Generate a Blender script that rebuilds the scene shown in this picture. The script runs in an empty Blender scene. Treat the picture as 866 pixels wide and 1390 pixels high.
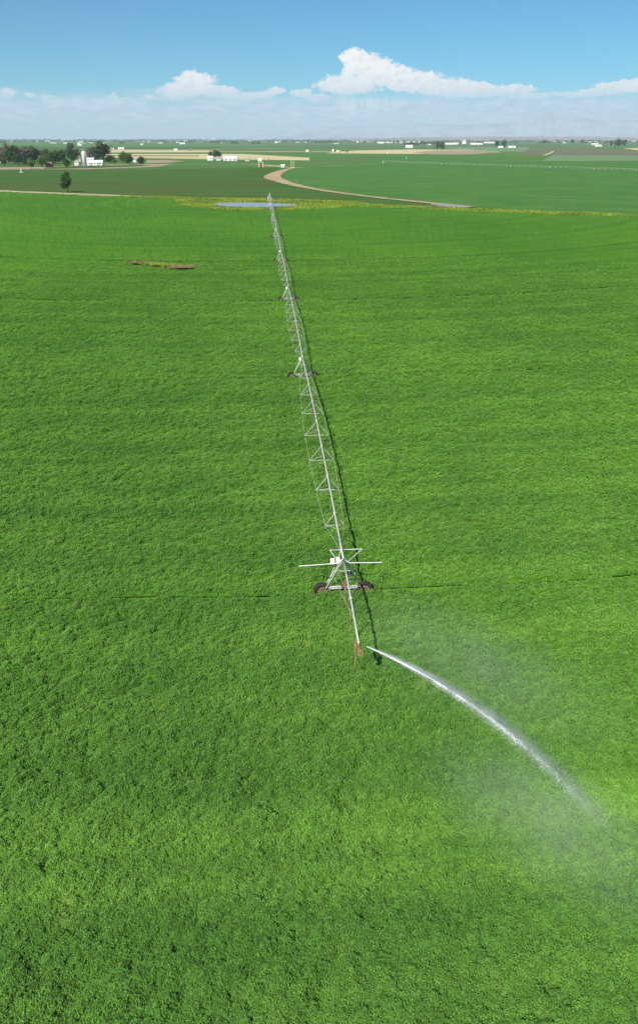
import bpy, math, random
import numpy as np
from mathutils import Vector, Matrix, Euler

random.seed(7); RS = np.random.RandomState(11)
scene = bpy.context.scene
COL = scene.collection
R = math.radians

# ------------------------------------------------------------------ camera
H = 34.0
PITCH = 24.535
cam_d = bpy.data.cameras.new('camera')
cam = bpy.data.objects.new('camera', cam_d); COL.objects.link(cam)
cam.location = (0, 0, H); cam.rotation_euler = (R(90 - PITCH), 0, 0)
cam_d.sensor_fit = 'VERTICAL'; cam_d.sensor_height = 24.0
cam_d.lens = 24.0 * 1011 / 1390; cam_d.shift_y = -45 / 1390
cam_d.clip_start = 0.5; cam_d.clip_end = 120000
scene.camera = cam

# ------------------------------------------------------------------ sun, exposure
SUN = Vector((-.4144, -.7351, .7977)).normalized()
SUN_EL = math.asin(SUN.z)
sl = bpy.data.lights.new('sun', 'SUN'); sl.energy = 4.7; sl.angle = R(.53); sl.color = (1, .955, .88)
so = bpy.data.objects.new('sun', sl); COL.objects.link(so)
so.rotation_euler = SUN.to_track_quat('Z', 'Y').to_euler(); so.location = (0, 0, 60)
scene.view_settings.view_transform = 'Standard'; scene.view_settings.look = 'None'
scene.view_settings.exposure = 0.5; scene.view_settings.gamma = 1
scene.cycles.max_bounces = 6; scene.cycles.diffuse_bounces = 3; scene.cycles.glossy_bounces = 2
scene.cycles.transmission_bounces = 3; scene.cycles.volume_bounces = 1
scene.cycles.transparent_max_bounces = 8
scene.cycles.volume_step_rate = 1.0; scene.cycles.volume_max_steps = 160
scene.cycles.use_denoising = True; scene.cycles.denoising_prefilter = 'NONE'; scene.cycles.denoising_input_passes = 'RGB_ALBEDO_NORMAL'

# ------------------------------------------------------------------ pixel of the photo -> ground
ST, CT = math.sin(R(PITCH)), math.cos(R(PITCH))
def at(px, py, z=0.0):
    u, v = px - 433, -(py - 650)
    dx, dy, dz = u, 1011 * CT + v * ST, -1011 * ST + v * CT
    t = (z - H) / dz
    return Vector((dx * t, dy * t, z))
def at_d(px, py, dist):                       # point on the ray at forward distance dist
    u, v = px - 433, -(py - 650)
    dx, dy, dz = u, 1011 * CT + v * ST, -1011 * ST + v * CT
    t = dist / dy
    return Vector((dx * t, dist, H + dz * t))
def azel(px, py):
    u, v = px - 433, -(py - 650)
    dx, dy, dz = u, 1011 * CT + v * ST, -1011 * ST + v * CT
    return math.atan2(dx, dy), math.atan2(dz, math.hypot(dx, dy))

# ------------------------------------------------------------------ node helper
class N:
    def __init__(s, tree): s.t = tree
    def new(s, typ, **kw):
        n = s.t.nodes.new(typ)
        for k, v in kw.items(): setattr(n, k, v)
        return n
    def put(s, sock, v):
        if isinstance(v, bpy.types.NodeSocket): s.t.links.new(v, sock)
        else: sock.default_value = v
    def m(s, op, a, b=0.0, c=None, clamp=False):
        n = s.new('ShaderNodeMath', operation=op, use_clamp=clamp)
        s.put(n.inputs[0], a); s.put(n.inputs[1], b)
        if c is not None: s.put(n.inputs[2], c)
        return n.outputs[0]
    def vm(s, op, a, b=None, scale=None):
        n = s.new('ShaderNodeVectorMath', operation=op)
        s.put(n.inputs[0], a)
        if b is not None: s.put(n.inputs[1], b)
        if scale is not None: s.put(n.inputs['Scale'], scale)
        return n.outputs['Value'] if op in ('DOT_PRODUCT', 'LENGTH', 'DISTANCE') else n.outputs[0]
    def noise(s, vec, scale=1.0, detail=3.0, rough=.5, dist=0.0, dim='3D', w=None):
        n = s.new('ShaderNodeTexNoise', noise_dimensions=dim)
        if dim == '1D': s.put(n.inputs['W'], w)
        else: s.put(n.inputs['Vector'], vec)
        n.inputs['Scale'].default_value = scale; n.inputs['Detail'].default_value = detail
        n.inputs['Roughness'].default_value = rough; n.inputs['Distortion'].default_value = dist
        return n.outputs['Fac']
    def sstep(s, v, lo, hi, a=0.0, b=1.0):
        n = s.new('ShaderNodeMapRange', interpolation_type='SMOOTHSTEP')
        s.put(n.inputs[0], v); s.put(n.inputs[1], lo); s.put(n.inputs[2], hi); s.put(n.inputs[3], a); s.put(n.inputs[4], b)
        return n.outputs[0]
    def lin(s, v, lo, hi, a=0.0, b=1.0):
        n = s.new('ShaderNodeMapRange'); n.clamp = True
        s.put(n.inputs[0], v); s.put(n.inputs[1], lo); s.put(n.inputs[2], hi); s.put(n.inputs[3], a); s.put(n.inputs[4], b)
        return n.outputs[0]
    def mix(s, f, a, b, mode='MIX'):
        n = s.new('ShaderNodeMix', data_type='RGBA', blend_type=mode)
        s.put(n.inputs[0], f)
        s.put(n.inputs[6], a if isinstance(a, bpy.types.NodeSocket) else (*a, 1))
        s.put(n.inputs[7], b if isinstance(b, bpy.types.NodeSocket) else (*b, 1))
        return n.outputs[2]
    def comb(s, x, y, z):
        n = s.new('ShaderNodeCombineXYZ'); s.put(n.inputs[0], x); s.put(n.inputs[1], y); s.put(n.inputs[2], z)
        return n.outputs[0]

# ------------------------------------------------------------------ world: daylight sky with far cumulus
world = bpy.data.worlds.new('World'); scene.world = world; world.use_nodes = True
wt = world.node_tree; wt.nodes.clear(); w = N(wt)
sky = w.new('ShaderNodeTexSky', sky_type='NISHITA'); sky.sun_disc = False
sky.sun_elevation = SUN_EL; sky.sun_rotation = math.atan2(SUN.x, SUN.y)
sky.altitude = 1500; sky.air_density = 1.0; sky.dust_density = .35; sky.ozone_density = 1.6
SKY_S = .064
def build_world():
    g = w.new('ShaderNodeTexCoord').outputs['Generated']
    sep = w.new('ShaderNodeSeparateXYZ'); w.put(sep.inputs[0], w.vm('NORMALIZE', g))
    x, y, z = sep.outputs
    az = w.m('ARCTAN2', x, y); el = w.m('ARCSINE', z)
    dg = 57.2958
    A = w.m('MULTIPLY', az, dg); E = w.m('MULTIPLY', el, dg)            # degrees
    p = w.comb(A, w.m('MULTIPLY', E, 1.25), 0.0)
    # billowing warp of the outline
    n1 = w.noise(p, .55, 6, .58); n2 = w.noise(w.vm('ADD', p, (31.0, 7.0, 0.0)), .55, 6, .58)
    n3 = w.noise(w.vm('ADD', p, (3.0, 47.0, 0.0)), 2.3, 6, .62)
    Aw = w.m('ADD', A, w.m('MULTIPLY', w.m('SUBTRACT', n1, .5), 1.5))
    Ew = w.m('ADD', E, w.m('MULTIPLY', w.m('SUBTRACT', n2, .5), .9))
    # (px, py, half width px, half height px) of the cloud heaps seen far away
    heaps = [(486, 78, 30, 13), (500, 92, 42, 18), (528, 103, 46, 18), (560, 112, 52, 17), (470, 115, 50, 17), (600, 117, 52, 13),
             (645, 120, 50, 9), (690, 122, 45, 7), (410, 127, 16, 9), (373, 124, 16, 6), (352, 128, 28, 6),
             (262, 110, 34, 16), (247, 124, 38, 16), (292, 124, 38, 10), (330, 132, 30, 7), (172, 139, 34, 8), (152, 132, 12, 7), (45, 131, 10, 4),
             (4, 127, 24, 9), (835, 117, 30, 8), (858, 116, 30, 9), (815, 124, 40, 6), (890, 118, 40, 9), (832, 149, 18, 4), (360, 150, 14, 4), (385, 153, 12, 4), (200, 136, 22, 5), (70, 134, 14, 4), (215, 146, 26, 4), (430, 134, 20, 6), (300, 140, 34, 5), (640, 128, 60, 5), (720, 130, 40, 5), (865, 152, 14, 4), (130, 146, 22, 4), (20, 142, 26, 4),
             (780, 128, 40, 5), (95, 142, 40, 5), (385, 148, 14, 5), (-60, 122, 50, 12), (-140, 110, 60, 16), (960, 110, 60, 14)]
    dens = None
    for (px, py, rw, rh) in heaps:
        a0, e0 = azel(px, py); a1, _ = azel(px + rw, py); _, e1 = azel(px, py - rh)
        ra, re = (a1 - a0) * dg, (e1 - e0) * dg
        dx = w.m('DIVIDE', w.m('SUBTRACT', Aw, a0 * dg), ra)
        dy = w.m('DIVIDE', w.m('SUBTRACT', Ew, e0 * dg), re)
        r2 = w.m('ADD', w.m('MULTIPLY', dx, dx), w.m('MULTIPLY', dy, dy))
        q = w.m('SUBTRACT', 1.0, r2)
        dens = q if dens is None else w.m('SMOOTH_MAX', dens, q, .25)
    body = w.m('ADD', dens, w.m('MULTIPLY', w.m('SUBTRACT', n3, .5), 1.9))
    # ragged flat bases: the heaps thin out towards the murk under them
    _, eb = azel(433, 152); _, eb2 = azel(433, 117)
    base = w.sstep(w.m('ADD', E, w.m('MULTIPLY', w.m('SUBTRACT', n1, .5), .9)), eb * dg, eb2 * dg, .0, 1.0)
    mask = w.m('MULTIPLY', w.sstep(body, -.02, .50), base, clamp=True)
    # lit towards the sun side: compare billow noise here and a little up-left
    pa = w.vm('ADD', p, (-.22, .26, 0.0))
    b0 = w.noise(p, 1.1, 6, .6); b1 = w.noise(pa, 1.1, 6, .6)
    lit = w.m('ADD', .86, w.m('MULTIPLY', w.m('SUBTRACT', b0, b1), 1.9), clamp=True)
    hi = w.sstep(E, eb * dg, eb2 * dg + 1.6, .0, 1.0)
    lit = w.m('MULTIPLY', lit, w.m('ADD', .25, w.m('MULTIPLY', hi, .85)), clamp=True)
    ccol = w.mix(lit, (.43, .50, .60), (.73, .725, .71))
    # far flat veil of cloud under the heaps, greyish blue
    _, v0 = azel(433, 118); _, v1 = azel(433, 150)
    nv = w.noise(w.comb(w.m('MULTIPLY', A, .35), w.m('MULTIPLY', E, 1.6), 3.0), 1.0, 5, .55)
    Ev = w.m('ADD', E, w.m('MULTIPLY', w.m('SUBTRACT', nv, .5), 2.4))
    veil = w.sstep(Ev, v1 * dg, v0 * dg, 1.0, 0.0)
    n4 = w.noise(w.comb(w.m('MULTIPLY', A, .8), w.m('MULTIPLY', E, 3.2), 9.0), 1.2, 5, .6)
    vcol = w.mix(w.sstep(n4, .40, .66), (.345, .445, .58), (.48, .56, .66))
    # rain shafts under the anvil
    a0, e0 = azel(497, 140)
    sh = w.noise(w.comb(w.m('MULTIPLY', A, 1.8), w.m('MULTIPLY', E, .35), 1.0), 1.2, 3, .5)
    shm = w.m('MULTIPLY', w.sstep(w.m('ABSOLUTE', w.m('SUBTRACT', A, a0 * dg)), 1.0, 3.2, 1.0, 0.0),
              w.m('MULTIPLY', w.sstep(E, .8, 2.6), w.sstep(E, 3.2, 4.4, 1.0, 0.0)))
    vcol = w.mix(w.m('MULTIPLY', shm, w.sstep(sh, .38, .6, 0.0, .95)), vcol, (.58, .63, .68))
    up = w.sstep(E, -2.0, -.5)
    skyc = w.mix(1.0, sky.outputs[0], (.33, .84, 1.08), 'MULTIPLY')
    skys = w.vm('SCALE', skyc, scale=SKY_S)
    c = w.mix(w.m('MULTIPLY', w.m('MULTIPLY', veil, up), .92), skys, vcol)
    c = w.mix(mask, c, ccol)
    return c
bg = w.new('ShaderNodeBackground'); w.put(bg.inputs[0], build_world()); bg.inputs[1].default_value = 1.0
wt.links.new(bg.outputs[0], w.new('ShaderNodeOutputWorld').inputs[0])

# ------------------------------------------------------------------ object helpers
def tag(o, label=None, cat=None, group=None, kind=None):
    if label: o['label'] = label
    if cat: o['category'] = cat
    if group: o['group'] = group
    if kind: o['kind'] = kind
    return o
def empty(name, loc=(0, 0, 0), rz=0.0):
    o = bpy.data.objects.new(name, None); COL.objects.link(o)
    o.location = loc; o.rotation_euler = (0, 0, rz); o.empty_display_size = .3
    return o
def np_mesh(name, V, F, mats, mi=None, smooth=False):
    V = np.asarray(V, np.float32).reshape(-1, 3)
    me = bpy.data.meshes.new(name)
    me.vertices.add(len(V)); me.vertices.foreach_set('co', V.ravel())
    F = np.asarray(F, np.int32); k = F.shape[1]
    me.loops.add(F.size); me.loops.foreach_set('vertex_index', F.ravel())
    me.polygons.add(len(F)); me.polygons.foreach_set('loop_start', np.arange(0, F.size, k, dtype=np.int32))
    me.polygons.foreach_set('loop_total', np.full(len(F), k, np.int32))
    if mi is not None: me.polygons.foreach_set('material_index', np.asarray(mi, np.int32))
    me.polygons.foreach_set('use_smooth', np.full(len(F), bool(smooth)))
    for m in mats: me.materials.append(m)
    me.update(calc_edges=True)
    return me
def link_mesh(name, me, parent=None, loc=(0, 0, 0)):
    o = bpy.data.objects.new(name, me); COL.objects.link(o); o.location = loc
    if parent: o.parent = parent
    return o
class MB:
    def __init__(s): s.v = []; s.f = []; s.mi = []
    def add(s, vs, fs, mi=0):
        b = len(s.v); s.v += [tuple(v) for v in vs]
        for f in fs: s.f.append([b + i for i in f]); s.mi.append(mi)
        return s
    def box(s, c, size, rz=0.0, mi=0):
        c = Vector(c); sx, sy, sz = [q / 2 for q in size]; m = Matrix.Rotation(rz, 3, 'Z')
        vs = [c + m @ Vector((x, y, z)) for z in (-sz, sz) for (x, y) in ((-sx, -sy), (sx, -sy), (sx, sy), (-sx, sy))]
        return s.add(vs, [(3, 2, 1, 0), (4, 5, 6, 7), (0, 1, 5, 4), (1, 2, 6, 5), (2, 3, 7, 6), (3, 0, 4, 7)], mi)
    def bar(s, a, b, r, n=5, mi=0, r2=None):
        a, b = Vector(a), Vector(b); r2 = r if r2 is None else r2
        d = b - a
        if d.length < 1e-6: return s
        q = d.to_track_quat('Z', 'Y').to_matrix(); vs = []
        for (c, rr) in ((a, r), (b, r2)):
            for i in range(n):
                t = 2 * math.pi * i / n; vs.append(c + q @ Vector((rr * math.cos(t), rr * math.sin(t), 0)))
        fs = [(i, (i + 1) % n, n + (i + 1) % n, n + i) for i in range(n)]
        fs += [tuple(reversed(range(n))), tuple(range(n, 2 * n))]
        return s.add(vs, fs, mi)
    def tube(s, pts, r, n=6, mi=0):
        rs = r if isinstance(r, (list, tuple)) else [r] * len(pts)
        pts = [Vector(p) for p in pts]; vs = []
        for k, p in enumerate(pts):
            d = (pts[min(k + 1, len(pts) - 1)] - pts[max(k - 1, 0)])
            q = d.to_track_quat('Z', 'Y').to_matrix()
            for i in range(n):
                t = 2 * math.pi * i / n; vs.append(p + q @ Vector((rs[k] * math.cos(t), rs[k] * math.sin(t), 0)))
        fs = [(k * n + i, k * n + (i + 1) % n, (k + 1) * n + (i + 1) % n, (k + 1) * n + i) for k in range(len(pts) - 1) for i in range(n)]
        fs += [tuple(reversed(range(n))), tuple(range((len(pts) - 1) * n, len(pts) * n))]
        return s.add(vs, fs, mi)
    def lathe(s, prof, c=(0, 0, 0), axis='Z', n=16, mi=0):   # prof: (radius, height); closed by caps when the radius is 0
        c = Vector(c); vs = []
        for (r, h) in prof:
            for i in range(n):
                t = 2 * math.pi * i / n; a, b = r * math.cos(t), r * math.sin(t)
                vs.append(c + (Vector((a, b, h)) if axis == 'Z' else Vector((a, h, b)) if axis == 'Y' else Vector((h, a, b))))
        fs = [(k * n + i, k * n + (i + 1) % n, (k + 1) * n + (i + 1) % n, (k + 1) * n + i) for k in range(len(prof) - 1) for i in range(n)]
        return s.add(vs, fs, mi)
    def build(s, name, mats, parent=None, smooth=False, loc=(0, 0, 0)):
        me = bpy.data.meshes.new(name); me.from_pydata(s.v, [], s.f)
        mats = mats if isinstance(mats, (list, tuple)) else [mats]
        for m in mats: me.materials.append(m)
        me.polygons.foreach_set('material_index', s.mi)
        if smooth: me.polygons.foreach_set('use_smooth', [True] * len(s.f))
        me.update()
        return link_mesh(name, me, parent, loc)
def copy_tree(o, parent=None):
    c = o.copy(); COL.objects.link(c); c.parent = parent
    for ch in list(o.children): copy_tree(ch, c)
    return c

# ------------------------------------------------------------------ materials
M = {}
def mat(name, col, rough=.6, col2=None, scale=1.0, metal=0.0, spec=.4, bump=0.0, bscale=20.0, detail=4.0, lo=.35, hi=.65):
    m = bpy.data.materials.new(name); m.use_nodes = True; t = m.node_tree; n = N(t)
    b = t.nodes['Principled BSDF']; b.inputs['Roughness'].default_value = rough; b.inputs['Metallic'].default_value = metal
    b.inputs['Specular IOR Level'].default_value = spec
    g = n.new('ShaderNodeNewGeometry').outputs['Position']
    if col2 is not None:
        f = n.sstep(n.noise(g, scale, detail, .55), lo, hi)
        n.put(b.inputs['Base Color'], n.mix(f, col, col2))
    else: b.inputs['Base Color'].default_value = (*col, 1)
    if bump:
        bn = n.new('ShaderNodeBump'); bn.inputs['Strength'].default_value = bump
        n.put(bn.inputs['Height'], n.noise(g, bscale, 4, .6)); t.links.new(bn.outputs[0], b.inputs['Normal'])
    M[name] = m; return m
mat('galvanised', (.44, .43, .39), .55, (.58, .57, .53), 1.6, spec=.5)
mat('rusty_steel', (.17, .105, .045), .9, (.36, .24, .11), 6)
mat('pipe_steel', (.50, .48, .44), .6, (.32, .20, .12), 1.1, lo=.55, hi=.8)
mat('tyre_rubber', (.018, .017, .015), .85, (.05, .042, .032), 6)
mat('rim_paint', (.22, .17, .08), .7, (.10, .07, .04), 7)
mat('hose', (.20, .22, .21), .6)
mat('white_paint', (.78, .77, .74), .5)
mat('gearbox', (.09, .06, .04), .7, (.2, .1, .05), 8)
mat('dirt', (.33, .235, .115), .95, (.43, .33, .19), .08, bump=.3, bscale=.8)
mat('track_soil', (.045, .105, .014), .95, (.060, .135, .020), .5, spec=.05)
mat('soil', (.22, .14, .085), .95, (.34, .24, .15), 1.2)
mat('pale_dirt', (.40, .32, .18), .95, (.50, .42, .26), .06)
mat('gravel', (.24, .21, .19), .95, (.32, .29, .27), .2)
mat('trunk', (.10, .075, .05), .9)
mat('concrete', (.55, .54, .50), .8, (.42, .41, .38), .7)
mat('metal_roof', (.72, .72, .71), .45, (.6, .6, .6), .3)
mat('grey_roof', (.30, .30, .31), .7); mat('brown_roof', (.20, .13, .10), .8); mat('red_wall', (.27, .09, .06), .8)
mat('tan_wall', (.58, .46, .33), .8); mat('white_wall', (.75, .74, .71), .7); mat('dark_glass', (.03, .035, .04), .2)
mat('yellow_tan', (.62, .50, .28), .7)

PIVOT_D = 480.0
LX0, LSL = 5.86, -.0741
def line_x(d): return LX0 + LSL * d
PIVOT = Vector((line_x(PIVOT_D), PIVOT_D, 0))
PREV = Vector((line_x(52.3), 52.3, 0))
SPAN = (PIVOT - PREV).length / 7
RADII = [SPAN * k for k in range(1, 8)]

def crop_colour(n, g, rnd, dark, mid, light):
    """green that drifts over the field: broad patches, rings round the pivot, small mottling"""
    big = n.noise(g, .011, 4, .55); med = n.noise(g, .10, 4, .6)
    dist = n.vm('DISTANCE', g, tuple(PIVOT))
    ring = n.noise(None, .16, 3, .7, dim='1D', w=dist)
    f = n.m('ADD', n.m('MULTIPLY', big, .55), n.m('ADD', n.m('MULTIPLY', med, .35), n.m('MULTIPLY', ring, .40)))
    c = n.mix(n.sstep(f, .48, .82), dark, mid)
    spot = n.noise(g, .35, 3, .6)
    c = n.mix(n.sstep(spot, .60, .82, 0.0, .5), c, light)
    v = n.noise(g, 2.2, 3, .6)
    vv = n.lin(v, .25, .75, .82, 1.18)
    if rnd is not None: vv = n.m('MULTIPLY', vv, n.lin(rnd, 0, 1, .78, 1.22))
    hs = n.new('ShaderNodeHueSaturation'); n.put(hs.inputs['Value'], vv); n.put(hs.inputs['Color'], c)
    return hs.outputs[0]
DARK, MID, LIGHT = (.070, .185, .020), (.116, .262, .030), (.19, .34, .045)
LDARK, LMID, LLIGHT = (.086, .200, .030), (.148, .290, .042), (.28, .38, .065)
def foliage(name, dark, mid, light, trans=.28, obj_rand=True, crop=False, rough=.55, scale=.4):
    m = bpy.data.materials.new(name); m.use_nodes = True; t = m.node_tree; t.nodes.clear(); n = N(t)
    g = n.new('ShaderNodeNewGeometry').outputs['Position']
    rnd = n.new('ShaderNodeObjectInfo').outputs['Random'] if obj_rand else None
    if crop: c = crop_colour(n, g, rnd, dark, mid, light)
    else:
        c = n.mix(n.sstep(n.noise(g, scale, 4, .6), .35, .65), dark, mid)
        c = n.mix(n.sstep(n.noise(g, scale * 4, 3, .6), .58, .8, 0.0, .7), c, light)
    p = n.new('ShaderNodeBsdfPrincipled'); n.put(p.inputs['Base Color'], c); p.inputs['Roughness'].default_value = rough
    p.inputs['Specular IOR Level'].default_value = .08 if trans == 0 else .25
    tr = n.new('ShaderNodeBsdfTranslucent'); n.put(tr.inputs[0], n.mix(1.0, c, (1.25, 1.15, .5), 'MULTIPLY'))
    mx = n.new('ShaderNodeMixShader'); mx.inputs[0].default_value = trans
    t.links.new(p.outputs[0], mx.inputs[1]); t.links.new(tr.outputs[0], mx.inputs[2])
    t.links.new(mx.outputs[0], n.new('ShaderNodeOutputMaterial').inputs[0])
    M[name] = m; return m
BR_ = lambda c, k: tuple(q * k for q in c)
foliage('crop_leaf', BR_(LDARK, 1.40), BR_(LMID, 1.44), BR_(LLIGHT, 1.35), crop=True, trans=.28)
foliage('crop_sheet', BR_((.066, .200, .013), .70), BR_((.112, .285, .018), .70), BR_((.19, .35, .03), .66), crop=True, obj_rand=False, trans=.0, rough=.9)  # darker greens than the leaves: shade between tufts is put into the sheet colour
foliage('verge_leaf', (.17, .27, .030), (.34, .42, .050), (.50, .47, .14), obj_rand=False, scale=.05)
foliage('dry_leaf', (.36, .30, .13), (.46, .40, .20), (.24, .28, .06), obj_rand=False, scale=.2)
foliage('dead_leaf', (.30, .20, .11), (.44, .32, .18), (.55, .45, .25), obj_rand=False, scale=.5)
foliage('tree_leaf', (.045, .088, .020), (.080, .150, .032), (.13, .21, .045), scale=.25)
foliage('pale_leaf', (.10, .16, .02), (.17, .24, .03), (.25, .30, .06), scale=.25)
foliage('brown_leaf', (.15, .13, .095), (.22, .19, .14), (.12, .15, .06), scale=.25)
def field_mat(name, a, b, row=0.0, rdir=(1, 0, 0), scale=.012):
    m = bpy.data.materials.new(name); m.use_nodes = True; t = m.node_tree; n = N(t)
    p = t.nodes['Principled BSDF']; p.inputs['Roughness'].default_value = .9; p.inputs['Specular IOR Level'].default_value = .1
    g = n.new('ShaderNodeNewGeometry').outputs['Position']
    f = n.sstep(n.m('ADD', n.m('MULTIPLY', n.noise(g, scale, 5, .6), .7), n.m('MULTIPLY', n.noise(g, scale * 14, 3, .7), .3)), .36, .64)
    c = n.mix(f, a, b)
    if row:
        st = n.noise(None, row, 2, .8, dim='1D', w=n.vm('DOT_PRODUCT', g, rdir))
        hs = n.new('ShaderNodeHueSaturation'); n.put(hs.inputs['Value'], n.lin(st, .3, .7, .78, 1.18)); n.put(hs.inputs['Color'], c); c = hs.outputs[0]
    n.put(p.inputs['Base Color'], c)
    M[name] = m; return m
field_mat('f_ground', (.060, .130, .030), (.105, .165, .048), scale=.0012)
field_mat('f_dark', (.048, .112, .016), (.066, .130, .020), row=.05, rdir=(.05, 1, 0))
field_mat('f_olive', (.072, .108, .020), (.062, .118, .020), row=.05, rdir=(.05, 1, 0))
field_mat('f_blue', (.056, .152, .026), (.080, .190, .032), row=.12, rdir=(.3, 1, 0), scale=.03)
field_mat('f_green', (.066, .165, .026), (.085, .190, .032), row=.02, rdir=(.05, 1, 0))
field_mat('f_bright', (0.090, 0.180, 0.024), (0.078, 0.162, 0.024), row=.02, rdir=(.05, 1, 0))
field_mat('f_pale', (0.133, 0.224, 0.105), (0.161, 0.245, 0.119), row=.02, rdir=(.05, 1, 0))
field_mat('f_gold', (.58, .48, .26), (.50, .43, .21), row=.02, rdir=(.05, 1, 0))
field_mat('f_tan', (0.360, 0.281, 0.180), (0.302, 0.245, 0.144), row=.02, rdir=(.05, 1, 0))
field_mat('f_brown', (0.175, 0.140, 0.084), (0.119, 0.140, 0.063), row=.02, rdir=(.05, 1, 0))

# ------------------------------------------------------------------ numpy noise
LAT = [RS.rand(256, 256).astype(np.float32) for _ in range(8)]
def vn(x, y, k):
    L = LAT[k % 8]
    xi = np.floor(x).astype(np.int64); yi = np.floor(y).astype(np.int64)
    fx = (x - xi).astype(np.float32); fy = (y - yi).astype(np.float32)
    fx = fx * fx * (3 - 2 * fx); fy = fy * fy * (3 - 2 * fy)
    x0, x1, y0, y1 = xi & 255, (xi + 1) & 255, yi & 255, (yi + 1) & 255
    return (L[y0, x0] * (1 - fx) + L[y0, x1] * fx) * (1 - fy) + (L[y1, x0] * (1 - fx) + L[y1, x1] * fx) * fy
def canopy(x, y):
    u = x * .82 + y * .57; v = -x * .57 + y * .82
    z = .30 * (vn(x / 7.5, y / 7.5, 0) - .5) + .28 * (vn(u / 2.1, v / 1.1, 1) - .5) + .26 * (vn(u / .95 + 9, v / .50, 2) - .5) \
        + .24 * (vn(u / .38, v / .20 + 5, 3) - .5)
    gap = np.clip(vn(u / 1.7 + 40, v / .8 + 3, 4) * .6 + vn(x / 5 + 7, y / 5, 5) * .4 - .63, 0, 1)
    z -= gap * 1.35
    d = np.hypot(x - PIVOT.x, y - PIVOT.y)
    for r in RADII:
        for o in (0.0,):
            z -= .30 * np.exp(-((d - r + .5 * (vn(x / 9, y / 9, 6) - .5)) / .22) ** 2)
    return z

# ------------------------------------------------------------------ the ground
gb = MB(); GR = 44000
n_ = 96; ring = [(0, 0, -.9)] + [(GR * math.cos(2 * math.pi * i / n_), GR * math.sin(2 * math.pi * i / n_), -.9) for i in range(n_)]
gb.add(ring, [(0, i + 1, (i + 1) % n_ + 1) for i in range(n_)])
tag(gb.build('ground', M['f_ground']), kind='structure')

# the boundary line of the big field (a straight farm track beyond it)
BA, BB = at(0, 258.0), at(866, 292.0)
BDIR = (BB - BA).normalized(); BN = Vector((-BDIR.y, BDIR.x, 0))
def bline(s, off=0.0): return BA + BDIR * s + BN * off
def bdist(x, y): return (x - BA.x) * BN.x + (y - BA.y) * BN.y       # negative on the camera's side

def inside(poly, x, y):
    c = np.zeros(len(x), bool); j = len(poly) - 1
    for i in range(len(poly)):
        xi, yi, xj, yj = poly[i][0], poly[i][1], poly[j][0], poly[j][1]
        c ^= ((yi > y) != (yj > y)) & (x < (xj - xi) * (y - yi) / (yj - yi + 1e-12) + xi); j = i
    return c
BANK = [(238, 271), (256, 266.8), (300, 267.6), (360, 268.6), (420, 270.4), (480, 272.5), (500, 275.5), (470, 279.5), (430, 282), (370, 284), (300, 283.3), (258, 279.5), (240, 275)]
WATER = [(287, 276.2), (300, 274.0), (340, 273.4), (380, 274.4), (411, 276.6), (398, 278.4), (370, 280.4), (320, 280.2), (296, 278.6)]
def main_field():
    nt = 1150; nr = 1050
    th = np.linspace(-R(47), R(47), nt)
    al = np.linspace(math.atan2(H, 7.0), math.atan2(H, 560.0), 880)
    r = H / np.tan(al)
    r = np.concatenate([r, np.linspace(562, 980, 60)])
    T, RR = np.meshgrid(th, r)
    X = RR * np.sin(T); Y = RR * np.cos(T)
    Z = canopy(X, Y) - .12
    # end at the boundary
    over = bdist(X, Y) > -8 + 5 * (vn(X / 14, Y / 14, 3) - .5)
    keep = ~over & ~inside([at(*p) for p in BANK], X.ravel(), Y.ravel()).reshape(X.shape)
    idx = np.arange(X.size).reshape(X.shape)
    F = np.stack([idx[:-1, :-1], idx[:-1, 1:], idx[1:, 1:], idx[1:, :-1]], -1)
    k = keep[:-1, :-1] & keep[1:, :-1] & keep[:-1, 1:] & keep[1:, 1:]
    F = F[k].reshape(-1, 4)[:, ::-1]
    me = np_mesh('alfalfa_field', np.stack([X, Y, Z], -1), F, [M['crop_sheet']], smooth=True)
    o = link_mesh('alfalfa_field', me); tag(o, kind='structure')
    # the same field carried on flat around it, out of the picture
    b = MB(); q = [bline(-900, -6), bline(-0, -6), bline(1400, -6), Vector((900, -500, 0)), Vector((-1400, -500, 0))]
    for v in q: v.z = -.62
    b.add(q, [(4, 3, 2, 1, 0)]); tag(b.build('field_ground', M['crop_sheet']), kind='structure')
main_field()

# ------------------------------------------------------------------ leafy canopy near by
def leaf_quads(cx, cy, cz, n_leaf, ln, wd, up=.75, lean=(0, 0), rs=RS):
    """kite-shaped leaves at the given centres"""
    k = n_leaf
    nrm = rs.normal(size=(k, 3)); nrm /= np.linalg.norm(nrm, axis=1)[:, None]; nrm[:, 2] = np.abs(nrm[:, 2]) + up
    nrm[:, 0] += lean[0]; nrm[:, 1] += lean[1]
    nrm /= np.linalg.norm(nrm, axis=1)[:, None]
    t = rs.normal(size=(k, 3)); t -= (t * nrm).sum(1)[:, None] * nrm; t /= np.linalg.norm(t, axis=1)[:, None]
    s = np.cross(nrm, t); L = ln * (.6 + .8 * rs.rand(k))[:, None]; W = wd * (.6 + .8 * rs.rand(k))[:, None]
    c = np.stack([cx, cy, cz], -1)
    V = np.stack([c - t * L * .5, c + s * W * .5 - t * L * .05, c + t * L * .5 - nrm * L * .12, c - s * W * .5 - t * L * .05], 1).reshape(-1, 3)
    return V
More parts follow.
